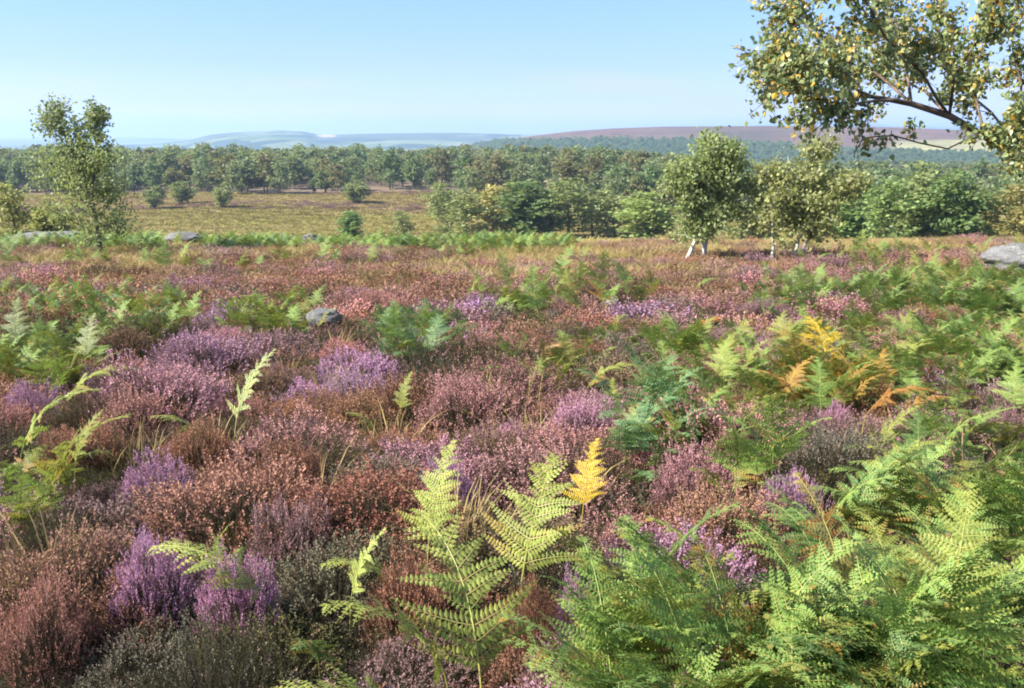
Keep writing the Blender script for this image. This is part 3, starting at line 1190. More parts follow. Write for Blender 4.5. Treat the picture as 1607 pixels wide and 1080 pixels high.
    ff = np.concatenate([k + np.array([q]) for q in ((0, 1, 2), (0, 2, 3), (0, 3, 4), (0, 4, 5))])
    lf.add(vv, ff, np.repeat(np.stack([lc, rg.uniform(0, 1, n), np.zeros(n)], 1), 6, 0))
    link('trunk', trunk.mesh('trunk', M_BIRCH, True), root)
    link('limb', wood.mesh('limb', M_LIMB, True), root)
    link('crown', lf.mesh('crown', M_NEARLEAF), root)


near_birch()


# ------------------------------------------------------------------ rocks
def rock(name, label, loc, size, seed, rz=0.0, flat=0.0, cat='rock'):
    rg = np.random.default_rng(seed)
    import bmesh
    bm = bmesh.new()
    bmesh.ops.create_icosphere(bm, subdivisions=5, radius=1.0)
    v = np.array([q.co[:] for q in bm.verts])
    # cut by random planes to give flat weathered faces, then roughen
    for k in range(13):
        nrm = norm(rg.normal(size=3) * np.array([1, 1, 0.8]))
        d = rg.uniform(0.62, 0.92)
        s = v @ nrm
        over = s > d
        v[over] -= (s[over] - d)[:, None] * nrm * 0.88
    led = np.sin(v[:, 2] * 9 + 1.5 * sinoise(v[:, 0], v[:, 1], 2.0, seed)) 
    v[:, :2] *= (1 + 0.045 * np.sign(led) * np.abs(led) ** 0.4)[:, None]
    for sc, am in ((3, 0.035), (7, 0.022), (16, 0.014)):
        w = sinoise(v[:, 0] + 3 * v[:, 2], v[:, 1] - 2 * v[:, 2], sc, seed + int(sc))
        v = v * (1 + am * w[:, None])
    for q, c in zip(bm.verts, v):
        q.co = c
    me = bpy.data.meshes.new(name)
    bm.to_mesh(me)
    bm.free()
    me.materials.append(M_ROCK)
    me.polygons.foreach_set('use_smooth', np.ones(len(me.polygons), bool))
    o = link(name, me)
    o.location = loc
    o.scale = size
    o.rotation_euler = (0, 0, rz)
    tag(o, label, cat)
    return o


def rock_at(label, px, row, w, h, seed, depth_ratio=0.8, rz=0.0, sink=0.35, name='boulder', lift=0.0):
    x, y, z, d = at(px, row)
    ww, hh = px_h(w, d) / 2, px_h(h, d)
    return rock(name, label, (x, y + ww * depth_ratio * 0.3, z + hh * (0.5 - sink) + lift), (ww, ww * depth_ratio, hh * 0.75), seed, rz)


rock_at('large pale grey boulder at the right edge above the bracken', 1606, 447, 120, 40, 3, 0.9, 0.4, 0.0, lift=0.22)
rock_at('small grey boulder poking out of the heather left of centre', 508, 540, 56, 34, 8, 0.8, 0.2, 0.0, lift=0.13)
rock_at('flat grey outcrop slab on the moor edge right of the tall left birch', 287, 393, 62, 18, 12, 0.7, 0.0, 0.0, 'outcrop', lift=0.15)
rock_at('short grey outcrop block on the moor edge below the meadow', 488, 393, 34, 16, 15, 0.8, 0.5, 0.0, 'outcrop', lift=0.15)
rock_at('long low grey rock slab behind the foot of the tall left birch', 84, 391, 150, 20, 18, 0.6, 0.06, 0.0, 'outcrop', lift=0.05)
rock_at('pale rock half hidden by heather in the near left foreground', 455, 860, 40, 34, 22, 0.8, 0.7, 0.0)


# ------------------------------------------------------------------ heather
def bush_mesh(seed, ns, nf, fsz, Rb=0.42, Hb=0.40, twiggy=0.0, cut=0.5):
    rg = np.random.default_rng(seed)
    g = Geo()
    az = rg.uniform(0, 2 * pi, ns)
    cz = rg.uniform(0.02, 1, ns) ** 0.9
    sz = np.sqrt(1 - cz ** 2)
    nrm = np.stack([np.cos(az) * sz, np.sin(az) * sz, cz], 1)
    lump = 0.97 + 0.26 * sinoise(nrm[:, 0] * 1.0, nrm[:, 1] * 1.0, 5.5, seed) + 0.07 * rg.normal(size=ns)
    P = nrm * np.array([Rb, Rb, Hb]) * lump[:, None] + np.array([0, 0, 0.04])
    d = norm(nrm * 0.75 + np.array([0, 0, 0.6]) + rg.normal(size=(ns, 3)) * 0.22)
    ln = rg.uniform(0.13, 0.24, ns)
    B = P - d * ln[:, None]
    r1 = rg.uniform(0, 1, ns)
    # bare stems
    side = norm(np.cross(d, rand_unit(rg, ns)))
    w = 0.0022
    S = B - np.array([0, 0, 0.10]) - nrm * 0.08
    v = np.stack([S - side * w, S + side * w, P + d * 0.0], 1).reshape(-1, 3)
    g.add(v, np.arange(ns * 3).reshape(-1, 3), np.repeat(np.stack([np.full(ns, 0.1), r1, r1], 1), 3, 0))
    # florets and leaves spiralling up each sprig
    t = ((np.arange(nf) + 0.5) / nf) ** 0.75
    t = t[None, :] + rg.uniform(-.5, .5, (ns, nf)) / nf
    c = B[:, None, :] + d[:, None, :] * (ln[:, None] * t)[..., None]
    a2 = np.cross(d, side)
    ph = rg.uniform(0, 6.28, (ns, nf))
    rad = 0.0025 + 0.28 * fsz * (1 - t)
    out = np.cos(ph)[..., None] * side[:, None] + np.sin(ph)[..., None] * a2[:, None]
    c = c + out * rad[..., None]
    ax = norm(out * 0.45 + d[:, None] * 0.9 + rg.normal(size=c.shape) * 0.2)
    sd = norm(np.cross(ax, out + 0.3 * rg.normal(size=c.shape)))
    fl = (t > cut + 0.22 * rg.uniform(-1, 1, (ns, 1)))
    fl = fl & (rg.uniform(0, 1, (ns, 1)) > twiggy) & ((cz > 0.18 + 0.2 * rg.uniform(-1, 1, ns))[:, None])
    sz_ = fsz * rg.uniform(0.75, 1.3, t.shape) * np.where(fl, 1.0, 0.85)
    col = np.stack([np.where(fl, 1.0, 0.5), np.broadcast_to(r1[:, None], t.shape), rg.uniform(0, 1, t.shape)], -1)
    diamonds(g, c.reshape(-1, 3), ax.reshape(-1, 3), sd.reshape(-1, 3), sz_.ravel(), (sz_ * np.where(fl, .62, .36)).ravel(), col.reshape(-1, 3))
    return g.mesh('heather_bush', M_HEATHER)


near_bush = [bush_mesh(40 + k, 1100, 22, 0.013) for k in range(6)]
twig_bush = [bush_mesh(60 + k, 950, 20, 0.0105, twiggy=0.8) for k in range(3)]
far_bush = [bush_mesh(80 + k, 380, 8, 0.026, cut=0.35) for k in range(5)]
src_heather = make_sources('heather_shape', near_bush + twig_bush + far_bush)

MAUVE = np.array([0.49, 0.275, 0.39])
PINK = np.array([0.46, 0.245, 0.265])
RUST = np.array([0.37, 0.185, 0.115])
BROWN = np.array([0.25, 0.15, 0.09])
GREY = np.array([0.17, 0.15, 0.105])
OLIVE = np.array([0.12, 0.115, 0.045])
DUSK = np.array([0.32, 0.195, 0.19])
MAGENTA = np.array([0.52, 0.26, 0.38])

# named bushes: photo centre, half width, half height, colour, mesh kind, label
B_ = [
    (920, 650, 78, 62, PINK * .5 + MAUVE * .55, 'n', 'big rounded mauve heather bush at the centre, right of the dark hollow'),
    (245, 745, 68, 54, MAUVE, 'n', 'mauve topped heather bush amid rust brown heather at the left'),
    (560, 566, 80, 40, MAUVE * 1.05, 'n', 'bright purple heather bush spreading in front of the small grey boulder'),
    (735, 620, 105, 60, PINK * .6 + RUST * .45, 'n', 'broad pink and rust heather mound left of the dark hollow'),
    (790, 690, 60, 50, PINK * .7 + MAUVE * .3, 'n', 'dusty pink heather bush at the foot of the broad pink and rust mound'),
    (640, 690, 80, 55, RUST, 'n', 'rust brown heather bush below the broad pink and rust mound'),
    (455, 720, 70, 60, RUST * .8, 'n', 'brown heather bush right of the dark gap at the left middle'),
    (310, 690, 70, 50, RUST, 'n', 'russet heather bush behind the mauve topped bush at the left'),
    (130, 690, 80, 50, RUST * 1.05, 'n', 'wide russet heather bush near the left edge'),
    (1085, 735, 80, 60, PINK * .85 + RUST * .15, 'n', 'pale pink heather bush above the lower right bracken'),
    (1150, 710, 60, 50, PINK * .6 + RUST * .5, 'n', 'reddish pink heather bush sloping down from the mid right bracken'),
    (1243, 775, 60, 55, MAUVE * .9, 'n', 'purple tipped heather bush wedged between bracken at the right'),
    (1308, 662, 42, 32, MAGENTA, 'n', 'small magenta heather bush below the orange bracken'),
    (238, 890, 78, 60, MAUVE * .7 + MAGENTA * .3, 'n', 'purple heather bush low in the left foreground with a dark hollow beside it'),
    (370, 925, 74, 42, MAGENTA, 'n', 'bright magenta pink heather bush in the lower left foreground'),
    (340, 1030, 150, 75, GREY, 't', 'grey green twiggy heather bush without flowers at the bottom left'),
    (70, 960, 90, 70, RUST * .8 + PINK * .2, 'n', 'pinkish rust heather bush in the bottom left corner'),
    (80, 830, 85, 60, OLIVE, 't', 'olive green heather bush with few flowers at the left edge'),
    (700, 757, 55, 40, MAUVE * .9, 'n', 'lilac heather bush behind the yellow green frond left of centre'),
    (640, 925, 80, 45, RUST * 1.15, 'n', 'orange brown heather bush left of the tall pale bracken frond'),
    (900, 955, 40, 55, MAUVE, 'n', 'lilac heather bush right of the tall pale bracken frond'),
    (838, 960, 45, 65, RUST * .85, 'n', 'upright rust heather bush just behind the tall pale bracken frond'),
    (575, 480, 90, 38, RUST * .7 + PINK * .3, 'n', 'wide brick red heather mound behind the small grey boulder'),
    (1545, 1075, 70, 30, PINK * .7 + RUST * .3, 'n', 'pinkish heather bush at the bottom right corner under the bracken'),
    (1578, 665, 40, 45, PINK * .8, 'n', 'pink heather bush at the right edge above the bracken'),
    (1200, 480, 55, 24, DUSK, 'n', 'dusky purple heather mound among mid right bracken'),
    (905, 480, 70, 30, DUSK * .8 + RUST * .3, 'n', 'dark purple brown heather mound at the upper centre'),
    (1420, 505, 50, 36, DUSK * .75, 'n', 'dusky grey purple heather bush standing up among the right bracken'),
    (50, 625, 60, 40, MAUVE * .85, 'n', 'lilac heather bush at the left edge below the left bracken'),
    (455, 820, 80, 55, DUSK, 'n', 'dull pink heather bush above the pale flat frond in the left foreground'),
]
named_bush = []
for i, (px, row, hw, hh, colr, kd, lab) in enumerate(B_):
    x, y, z, d = at(px, row + hh * 0.35, 0.16)
    d = float(project(x, y, z)[2])
    rx = px_h(hw, d) * 0.98
    rz_ = float(np.clip(px_h(hh, d) * 1.35, 0.32, 0.52))
    meshes = near_bush if kd == 'n' else twig_bush
    o = link('heather_bush', meshes[i % len(meshes)])
    o.location = (x, y, z - 0.02)
    o.scale = (rx / 0.46, rx / 0.46 * 0.95, rz_ / 0.42)
    o.rotation_euler = (0, 0, i * 1.7)
    o['tintcol'] = [float(c) for c in colr]
    tag(o, lab, 'heather')
    named_bush.append((x, y, rx))

# bracken patches in photo coordinates (ellipses), used to place bracken and thin the heather
PATCH = [(1170, 985, 270, 125), (1470, 870, 235, 190), (1150, 640, 105, 45), (1020, 620, 55, 50), (1120, 550, 85, 38), (1490, 455, 175, 34),
         (1480, 620, 130, 60), (655, 515, 65, 30), (865, 555, 75, 25), (110, 480, 200, 45), (60, 560, 90, 30), (40, 700, 60, 60), (1290, 590, 95, 42),
         (1240, 462, 80, 24), (430, 490, 80, 28), (820, 470, 60, 14), (1540, 545, 95, 50), (1000, 520, 105, 24), (1330, 540, 130, 42)]
HOLLOW = [(330, 790, 70, 34), (868, 592, 50, 34), (165, 800, 40, 28), (1430, 765, 60, 28), (300, 860, 40, 30), (960, 700, 26, 16), (560, 760, 30, 20)]


def in_hollow(px, row):
    return any(((px - a) / c) ** 2 + ((row - b) / d) ** 2 < 1 for a, b, c, d in HOLLOW)


def in_patch(px, row):
    best = 9.0
    for (cx, cyy, a, b) in PATCH:
        q = ((px - cx) / a) ** 2 + ((row - cyy) / b) ** 2
        best = min(best, q)
    return best


FG = np.array([0.21, 0.33, 0.075])
FGD = np.array([0.13, 0.24, 0.065])
FGB = np.array([0.14, 0.28, 0.12])
FYG = np.array([0.32, 0.37, 0.075])
FY = np.array([0.62, 0.42, 0.035])
FO = np.array([0.50, 0.20, 0.045])
FP = np.array([0.52, 0.30, 0.15])
FW = np.array([0.36, 0.42, 0.20])
# fronds one can point at: photo position of the middle of the frond, variant, colour, heading (deg, 0 = right, 90 = away), size in photo px, age
N_ = [
    (765, 1045, 4, FYG * .9 + FW * .1, 120, 1.02, 0.1, 'tall pale yellow green bracken frond standing up at the bottom centre'),
    (812, 875, 4, FYG * .95, 70, 0.92, 0.15, 'light green bracken frond behind the tall pale one at the centre'),
    (665, 820, 6, FYG * 1.05, 60, 0.75, 0.1, 'narrow yellow green bracken frond leaning right beside the lilac heather'),
    (650, 850, 7, FYG * .9, 190, 0.65, 0.2, 'small yellow green frond pointing left at the foot of the narrow leaning one'),
    (450, 890, 7, FYG * 1.05 + FW * .15, 172, 0.95, 0.1, 'flat pale green bracken frond lying on heather in the left foreground'),
    (545, 890, 5, FYG + FW * .2, 20, 0.55, 0.1, 'short pale frond pointing right next to the flat pale frond'),
    (500, 950, 1, FGD, 260, 0.5, 0.5, 'small dark green frond with rusty tips below the flat pale frond'),
    (715, 1010, 1, FYG * .9, 200, 0.95, 0.15, 'long arching frond sweeping left at the bottom centre'),
    (700, 1085, 7, FYG, 195, 0.95, 0.15, 'yellow green frond cut by the bottom edge left of centre'),
    (910, 760, 6, FY, 60, 0.62, 0.0, 'golden yellow dying frond at the centre above the light green bracken'),
    (890, 795, 3, FO * .7 + FY * .4, 200, 0.42, 0.5, 'small orange withered frond at the foot of the golden yellow one'),
    (1302, 560, 4, FY * 1.05, 100, 0.8, 0.2, 'bright yellow bracken frond standing above the orange ones at the right'),
    (1262, 600, 1, FO, 160, 0.62, 0.6, 'orange brown withered frond left below the bright yellow one'),
    (1345, 605, 7, FO * .85, 340, 0.75, 0.6, 'rust red withered frond trailing right below the bright yellow one'),
    (1400, 620, 3, FO * .7 + FY * .2, 350, 0.6, 0.6, 'tawny withered frond at the end of the rust red one'),
    (830, 532, 7, FP, 10, 0.7, 0.3, 'peach coloured dead frond in front of the upper centre bracken'),
    (1085, 490, 7, FO, 20, 0.7, 0.5, 'orange dead frond among the heather at the upper centre right'),
    (362, 650, 6, FW * .8 + FYG * .3, 30, 0.9, 0.1, 'pale whitish green frond alone in the heather at the left centre'),
    (335, 655, 3, FYG * .8, 190, 0.6, 0.2, 'yellow green frond spreading left at the foot of the pale whitish one'),
    (130, 540, 6, FW * .9, 80, 0.8, 0.1, 'whitish frond standing upright in the left bracken'),
    (20, 530, 6, FW * .85, 95, 0.95, 0.1, 'pale silvery frond at the left edge above the lilac heather'),
    (75, 605, 7, FYG * .9, 20, 0.9, 0.15, 'yellow frond pointing right over the heather near the left edge'),
    (110, 690, 6, FYG * .8, 40, 0.6, 0.2, 'small leaning yellow green frond above the russet heather at the left'),
    (20, 690, 1, FYG * .6 + FG * .4, 10, 0.9, 0.3, 'broad yellow green frond at the left edge beside the russet heather'),
    (60, 745, 4, FYG * .8, 0, 0.8, 0.3, 'lower yellowing frond at the left edge above the olive heather'),
    (330, 800, 5, FYG * .9, 0, 0.32, 0.1, 'tiny bright green frond in the dark gap of the left foreground'),
    (1015, 640, 0, FGB * .9 + FG * .1, 270, 0.8, 0.0, 'dark blue green frond drooping toward the camera right of the big mauve heather bush'),
    (1130, 565, 0, FYG * .6 + FG * .5, 60, 0.6, 0.1, 'upright light green frond above the mid right bracken clump'),
    (850, 570, 7, FG, 180, 0.7, 0.4, 'green frond arching left over the dark hollow at the centre'),
    (905, 572, 7, FG * .8 + FY * .15, 0, 0.75, 0.35, 'green frond arching right over the dark hollow at the centre'),
    (625, 610, 5, FYG * .7, 50, 0.45, 0.2, 'small pale frond leaning right in front of the purple heather'),
    (595, 625, 3, FYG * .7, 170, 0.4, 0.2, 'small olive frond pointing left in front of the purple heather'),
    (1330, 930, 6, FYG * .6 + FP * .5, 115, 0.85, 0.75, 'yellowing frond with rusty base standing in the lower right bracken'),
    (960, 610, 6, FYG * .8, 80, 0.5, 0.1, 'little pale frond peeping over the big mauve heather bush'),
]
fern_spots = [at(q[0], q[1] + 25, 0.25)[:2] for q in N_]
fern_spots += [(a, b - 0.35) for a, b in fern_spots]

# carpet of heather
rgh = np.random.default_rng(123)
hp, hr, hs, hc, hi = [], [], [], [], []
cells = {}


def clear(x, y, rad, cell=1.0):
    gx, gy = int(x // cell), int(y // cell)
    k = int(rad // cell) + 1
    for i in range(-k, k + 1):
        for j in range(-k, k + 1):
            for (ax_, ay_) in cells.get((gx + i, gy + j), ()):
                if (ax_ - x) ** 2 + (ay_ - y) ** 2 < rad * rad:
                    return False
    cells.setdefault((gx, gy), []).append((x, y))
    return True


pal = [RUST, RUST * .8, BROWN, PINK * .5 + RUST * .5, PINK * .5 + RUST * .4, PINK * .9, DUSK, DUSK, MAUVE * .85, RUST * .9, OLIVE, GREY * .9]
for y in np.concatenate([rgh.uniform(0.8, 6, 3000), rgh.uniform(6, 15, 6000), np.sqrt(rgh.uniform(15 ** 2, 50 ** 2, 14000))]):
    x = rgh.uniform(-0.68, 0.68) * y + rgh.uniform(-1.0, 1.0)
    if math.hypot(x, y) < 1.25:
        continue
    rb = (0.30 + 0.014 * min(y, 14)) * rgh.uniform(0.75, 1.5)
    if any((x - a) ** 2 + (y - b) ** 2 < (c * 0.98 + (0.65 if y < b else 0.35) * rb) ** 2 for a, b, c in named_bush):
        continue
    if any((x - a) ** 2 + (y - b) ** 2 < 0.07 for a, b in fern_spots):
        continue
    z = float(gz(x, y))
    px, row, dep = project(x, y, z + 0.25)
    q = in_patch(px, row)
    if any(in_hollow(*project(x, y + q_, z + 0.1)[:2]) for q_ in (0, 0.25, 0.5)):
        continue
    if q < 0.9 and rgh.uniform() < (0.8 if row < 600 else 0.68):
        continue
    # beyond the heather come rough grass and the band of bracken
    gn = sn1(x, y, 0.5, 31)
    if y > 20 and gn < (y - 34) / 26:
        continue
    if not clear(x, y, rb * 1.18):
        continue
    hue = (sn1(x, y, 0.9, 41), sn1(x + 50, y, 0.9, 41))
    if row > 900 and px < 560:
        tcol = [RUST * .8, OLIVE, BROWN, GREY, DUSK][rgh.integers(0, 5)]
    elif 560 < row < 800 and px < 540 and rgh.uniform() < 0.6:
        tcol = [RUST, RUST * .85, BROWN, RUST * .6 + PINK * .3, DUSK * .8][rgh.integers(0, 5)]
    elif hue[0] > 0.5:
        tcol = [MAUVE * .9, PINK * .8, DUSK][rgh.integers(0, 3)]
    elif hue[1] > 0.5:
        tcol = [OLIVE, GREY, BROWN][rgh.integers(0, 3)]
    elif hue[0] < -0.4:
        tcol = [RUST, RUST * .85, RUST * .5 + PINK * .5][rgh.integers(0, 3)]
    else:
        tcol = pal[rgh.integers(0, len(pal))]
    if y > 16:
        tcol = tcol * .6 + (RUST * .4 + BROWN * .5) * .42
    hgt = rgh.uniform(0.20, 0.34) * (0.78 + 0.22 * float(smooth(3, 6, y))) + 0.16 * (rb - 0.22) / 0.35 * rgh.uniform(0, 1)
    hp.append((x, y, z - 0.04))
    hr.append((rgh.normal() * .1, rgh.normal() * .1, rgh.uniform(0, 6.28)))
    s = rb / 0.42
    hs.append((s * 1.12, s * 1.12, hgt / 0.40))
    hc.append(tcol * rgh.uniform(0.75, 1.2) * (1 + rgh.normal(size=3) * .05))
    if y > 12:
        hi.append(9 + rgh.integers(0, 5))
    elif tcol is OLIVE or tcol is GREY or rgh.uniform() < 0.2:
        hi.append(6 + rgh.integers(0, 3))
    else:
        hi.append(rgh.integers(0, 6))
# low bits of heather that close most of the gaps
for _ in range(9000):
    y = math.sqrt(rgh.uniform(1.2 ** 2, 11 ** 2))
    x = rgh.uniform(-0.66, 0.66) * y
    if any((x - a) ** 2 + (y - b) ** 2 < (c * 0.8) ** 2 for a, b, c in named_bush):
        continue
    if in_hollow(*project(x, y, float(gz(x, y)) + 0.12)[:2]):
        continue
    if not clear(x, y, 0.25):
        continue
    tcol = [BROWN, RUST * .8, OLIVE, DUSK * .8, GREY][rgh.integers(0, 5)] * rgh.uniform(.7, 1.1)
    hp.append((x, y, float(gz(x, y)) - 0.05))
    hr.append((rgh.normal() * .15, rgh.normal() * .15, rgh.uniform(0, 6.28)))
    s = rgh.uniform(.5, .75)
    hs.append((s, s, rgh.uniform(.3, .48))); hc.append(tcol); hi.append(rgh.integers(0, 9))
# dark heather patches on the far meadow
for _ in range(5200):
    y = math.sqrt(rgh.uniform(105 ** 2, 262 ** 2))
    x = rgh.uniform(-0.6, 0.6) * y
    if sn1(x * 0.3, y, 0.05, 9) < 0.75 - 0.9 * smooth(228, 262, y):
        continue
    if rgh.uniform() < 0.3:
        continue
    hp.append((x, y, float(gz(x, y)) - 0.05))
    hr.append((0, 0, rgh.uniform(0, 6.28)))
    s = rgh.uniform(2.0, 4.2)
    hs.append((s * 1.2, s * 1.2, rgh.uniform(.9, 1.8)))
    hc.append((DUSK * .7 + BROWN * .2) * rgh.uniform(.7, 1.1))
    hi.append(9 + rgh.integers(0, 5))
stuff('heather', 'carpet of rust, pink and mauve heather covering the moor', 'heather', np.array(hp), np.array(hr), np.array(hs), np.array(hc), hi, src_heather)


# ------------------------------------------------------------------ moor grass
def grass_mesh(seed, nb, h, spread, wid):
    rg = np.random.default_rng(seed)
    g = Geo()
    for _ in range(nb):
        a = rg.uniform(0, 6.28)
        p = np.array([cos(a), sin(a), 0]) * spread * math.sqrt(rg.uniform())
        lean = np.array([cos(a + rg.normal() * .8), sin(a + rg.normal() * .8), 0]) * rg.uniform(0.1, 0.7)
        ln = h * rg.uniform(0.5, 1.15)
        s = np.array([-sin(a), cos(a), 0]) * wid
        t = np.array([0, .4, .75, 1.0])
        pts = p + np.outer(t * ln, [0, 0, 1]) + np.outer(t ** 2 * ln, lean)
        pts[:, 2] *= 1 - 0.2 * t
        w = np.array([1, .9, .6, .08])[:, None] * s
        v = np.concatenate([pts - w, pts + w])
        f = [(i, i + 4, i + 5) for i in range(3)] + [(i, i + 5, i + 1) for i in range(3)]
        g.add(v, f, (rg.uniform(), 0, 0))
    return g.mesh('grass_tuft', M_GRASS)


src_grass = make_sources('grass_shape', [grass_mesh(200 + k, 55, 0.42, 0.16, 0.004) for k in range(3)] + [grass_mesh(220 + k, 60, 0.6, 0.7, 0.03) for k in range(2)])
gp, gr, gs, gc, gi_ = [], [], [], [], []
STRAW = np.array([0.40, 0.285, 0.13])
MOSS = np.array([0.33, 0.29, 0.075])
for _ in range(20000):
    y = math.sqrt(rgh.uniform(1.5 ** 2, 62 ** 2))
    x = rgh.uniform(-0.66, 0.66) * y
    gn = sn1(x, y, 0.5, 31)
    if y < 18 and rgh.uniform() > 0.10:
        continue
    if y >= 18 and gn > (y - 30) / 26 and rgh.uniform() < 0.7:
        continue
    gp.append((x, y, float(gz(x, y)) - 0.02)); gr.append((0, 0, rgh.uniform(0, 6.28)))
    s = rgh.uniform(.6, 1.15) * (1.0 if y < 20 else 1.15)
    gs.append((s * (1 + y * .03), s * (1 + y * .03), s * 0.95)); gi_.append(rgh.integers(0, 3))
    k = rgh.uniform()
    gc.append((STRAW * k + MOSS * (1 - k)) * rgh.uniform(.7, 1.1) + np.array([.03, .0, .01]) * rgh.uniform())
for _ in range(22000):
    y = math.sqrt(rgh.uniform(62 ** 2, 262 ** 2))
    x = rgh.uniform(-0.6, 0.6) * y
    gp.append((x, y, float(gz(x, y)) - 0.03)); gr.append((0, 0, rgh.uniform(0, 6.28)))
    s = rgh.uniform(.8, 1.5)
    gs.append((s * 1.6, s * 1.6, s * .8)); gi_.append(3 + rgh.integers(0, 2))
    k = np.clip(sn1(x * .35, y, 0.06, 5) * .6 + .35 + rgh.normal() * .12, 0, 1)
    gc.append((STRAW * .95 * k + MOSS * 1.0 * (1 - k)) * rgh.uniform(.75, 1.1))
stuff('moor_grass', 'straw and olive moor grass of the meadow and the gaps in the heather', 'grass', np.array(gp), np.array(gr), np.array(gs), np.array(gc), gi_, src_grass)


# ------------------------------------------------------------------ bracken
def frond_mesh(seed, Lb=0.85, stalk=0.38, th0=8, th1=80, droop=0.5, wide=0.44, npair=13, step=0.024):
    """One bracken frond: an upright stalk bending into an arched triangular blade towards +X."""
    rg = np.random.default_rng(seed)
    st, bl = Geo(), Geo()
    n = 30
    s = np.linspace(0, 1, n)
    stalk = stalk + 0.10
    total = stalk + Lb
    k0 = stalk / total
    th = np.radians(th0 + (th1 - th0) * np.clip((s - k0 * 0.6) / (1 - k0 * 0.6), 0, 1) ** 1.15)
    dx, dz = np.sin(th), np.cos(th)
    seg = total / (n - 1)
    pts = np.zeros((n, 3))
    pts[1:, 0] = np.cumsum(dx[:-1]) * seg
    pts[1:, 2] = np.cumsum(dz[:-1]) * seg
    pts[:, 1] = 0.05 * np.sin(s * rg.uniform(2.5, 5) + seed) * s
    pts[0, 2] -= 0.06
    sv = np.repeat(np.clip((s - k0) / (1 - k0), 0, 1), 5)
    tube(st, pts, 0.0055 * (1 - s) ** 0.7 + 0.0012, 5, (0, 0, 0), cap=False)
    cc = st.c[-1].copy(); cc[:, 1] = np.repeat(s, 5); st.c[-1] = cc
    pos = (np.arange(npair) + 0.3) / npair
    pos = pos ** 0.92
    for i, p in enumerate(pos):
        q, tan = along(pts, k0 + (1 - k0) * p)
        nrm = np.cross(tan, np.array([0, 1.0, 0]))
        nrm = -nrm if nrm[2] < 0 else nrm
        for sg in (-1, 1):
            ln = wide * Lb * ((1 - p) ** 0.85) * rg.uniform(0.78, 1.1) * (0.9 if i == 0 else 1.0) * (1.0 if rg.uniform() > 0.07 else 0.45) + 0.025
            fwd = math.radians(rg.uniform(6, 36) + 18 * p)
            lift = rg.uniform(-0.15, 0.4)
            d0 = norm(np.array([0, sg, 0]) * cos(fwd) + tan * sin(fwd) + nrm * lift)
            m = max(4, int(ln / step))
            t = np.linspace(0, 1, m + 1)
            ax = np.array(q)[None] + np.outer(t * ln, d0)
            dr = droop * rg.uniform(0.6, 1.3)
            ax = ax + np.outer(t ** 2 * ln * dr, np.array([0, 0, -0.55])) + np.outer(t ** 2 * ln, tan * rg.uniform(-0.1, 0.34))
            r_p = rg.uniform()
            # midrib
            side0 = norm(np.cross(d0, nrm))
            w = (0.0022 * (1 - t) + 0.0006)[:, None]
            vv = np.concatenate([ax - side0 * w + nrm * 0.001, ax + side0 * w + nrm * 0.001])
            ff = [(a, a + 1, a + m + 2) for a in range(m)] + [(a, a + m + 2, a + m + 1) for a in range(m)]
            st.add(vv, ff, (r_p, 0.6, 0))
            # pinnules, left and right of the midrib
            tanp = norm(np.gradient(ax, axis=0))
            np_ = norm(np.cross(tanp, np.cross(nrm, tanp)))
            lat = np.cross(tanp, np_)
            lat = norm(lat)
            nn = np.cross(lat, tanp)
            for s2 in (-1, 1):
                pl = (0.060 * (ln / 0.37) ** 0.6 * (1 - t) ** 0.75 + 0.007) * rg.uniform(0.85, 1.1, m + 1)
                a2 = norm(lat * s2 + tanp * 0.38 + nn * rg.uniform(-.30, .12, (m + 1, 1)))
                sd = norm(np.cross(a2, nn) + rg.normal(size=(m + 1, 3)) * .1)
                col = np.stack([np.full(m + 1, r_p) + rg.normal(0, .06, m + 1), np.full(m + 1, p), t], 1)
                diamonds(bl, ax, a2, sd, pl, np.minimum(step * 1.0, pl * 0.75), np.clip(col, 0, 1), fold=0.12)
    return st.mesh('stalk', M_STALK), bl.mesh('blade', M_FERN)


fr = [frond_mesh(300, 0.85, 0.40, 6, 78, 0.5), frond_mesh(301, 0.80, 0.30, 10, 95, 0.7), frond_mesh(302, 0.95, 0.45, 4, 62, 0.4),
      frond_mesh(303, 0.70, 0.35, 15, 105, 0.8), frond_mesh(304, 0.9, 0.32, 12, 85, 0.3, 0.5), frond_mesh(305, 0.75, 0.5, 3, 55, 0.55, 0.4),
      frond_mesh(306, 0.8, 0.45, 6, 58, 0.5, 0.40, 15), frond_mesh(307, 0.78, 0.26, 25, 112, 0.6, 0.48)]

fern_proto = {}


def frond(x, y, var, tintc, az, s, label, group=None, age=0.0, tilt=0.0, z=None, cat='fern'):
    if var not in fern_proto:
        r = link('bracken_frond', None)
        a = link('stalk', fr[var][0], r)
        b = link('blade', fr[var][1], r)
        fern_proto[var] = (r, a, b)
        r.empty_display_size = 0.1
    else:
        pr, pa, pb = fern_proto[var]
        r = pr.copy(); C.objects.link(r)
        for key in ('label', 'category', 'group'):
            if key in r:
                del r[key]
        a = pa.copy(); C.objects.link(a); a.parent = r
        b = pb.copy(); C.objects.link(b); b.parent = r
    r.location = (x, y, float(gz(x, y)) if z is None else z)
    r.scale = (s, s, s)
    r.rotation_euler = (0, tilt, az)
    for q in (a, b):
        q['tintcol'] = [float(c) for c in tintc]
        q['age'] = float(age)
    tag(r, label, cat, group)
    return r


named_px = []
for (px, row, var, colr, hd, s, age, lab) in N_:
    x, y, z, d = at(px, row + 25, 0.25)
    frond(x, y, var, colr, R(hd), s * (0.68 - 0.03 * float(smooth(750, 950, row))) * (1.25 if row < 780 and var != 6 else 1.0), lab, age=age)
    named_px.append((x, y))

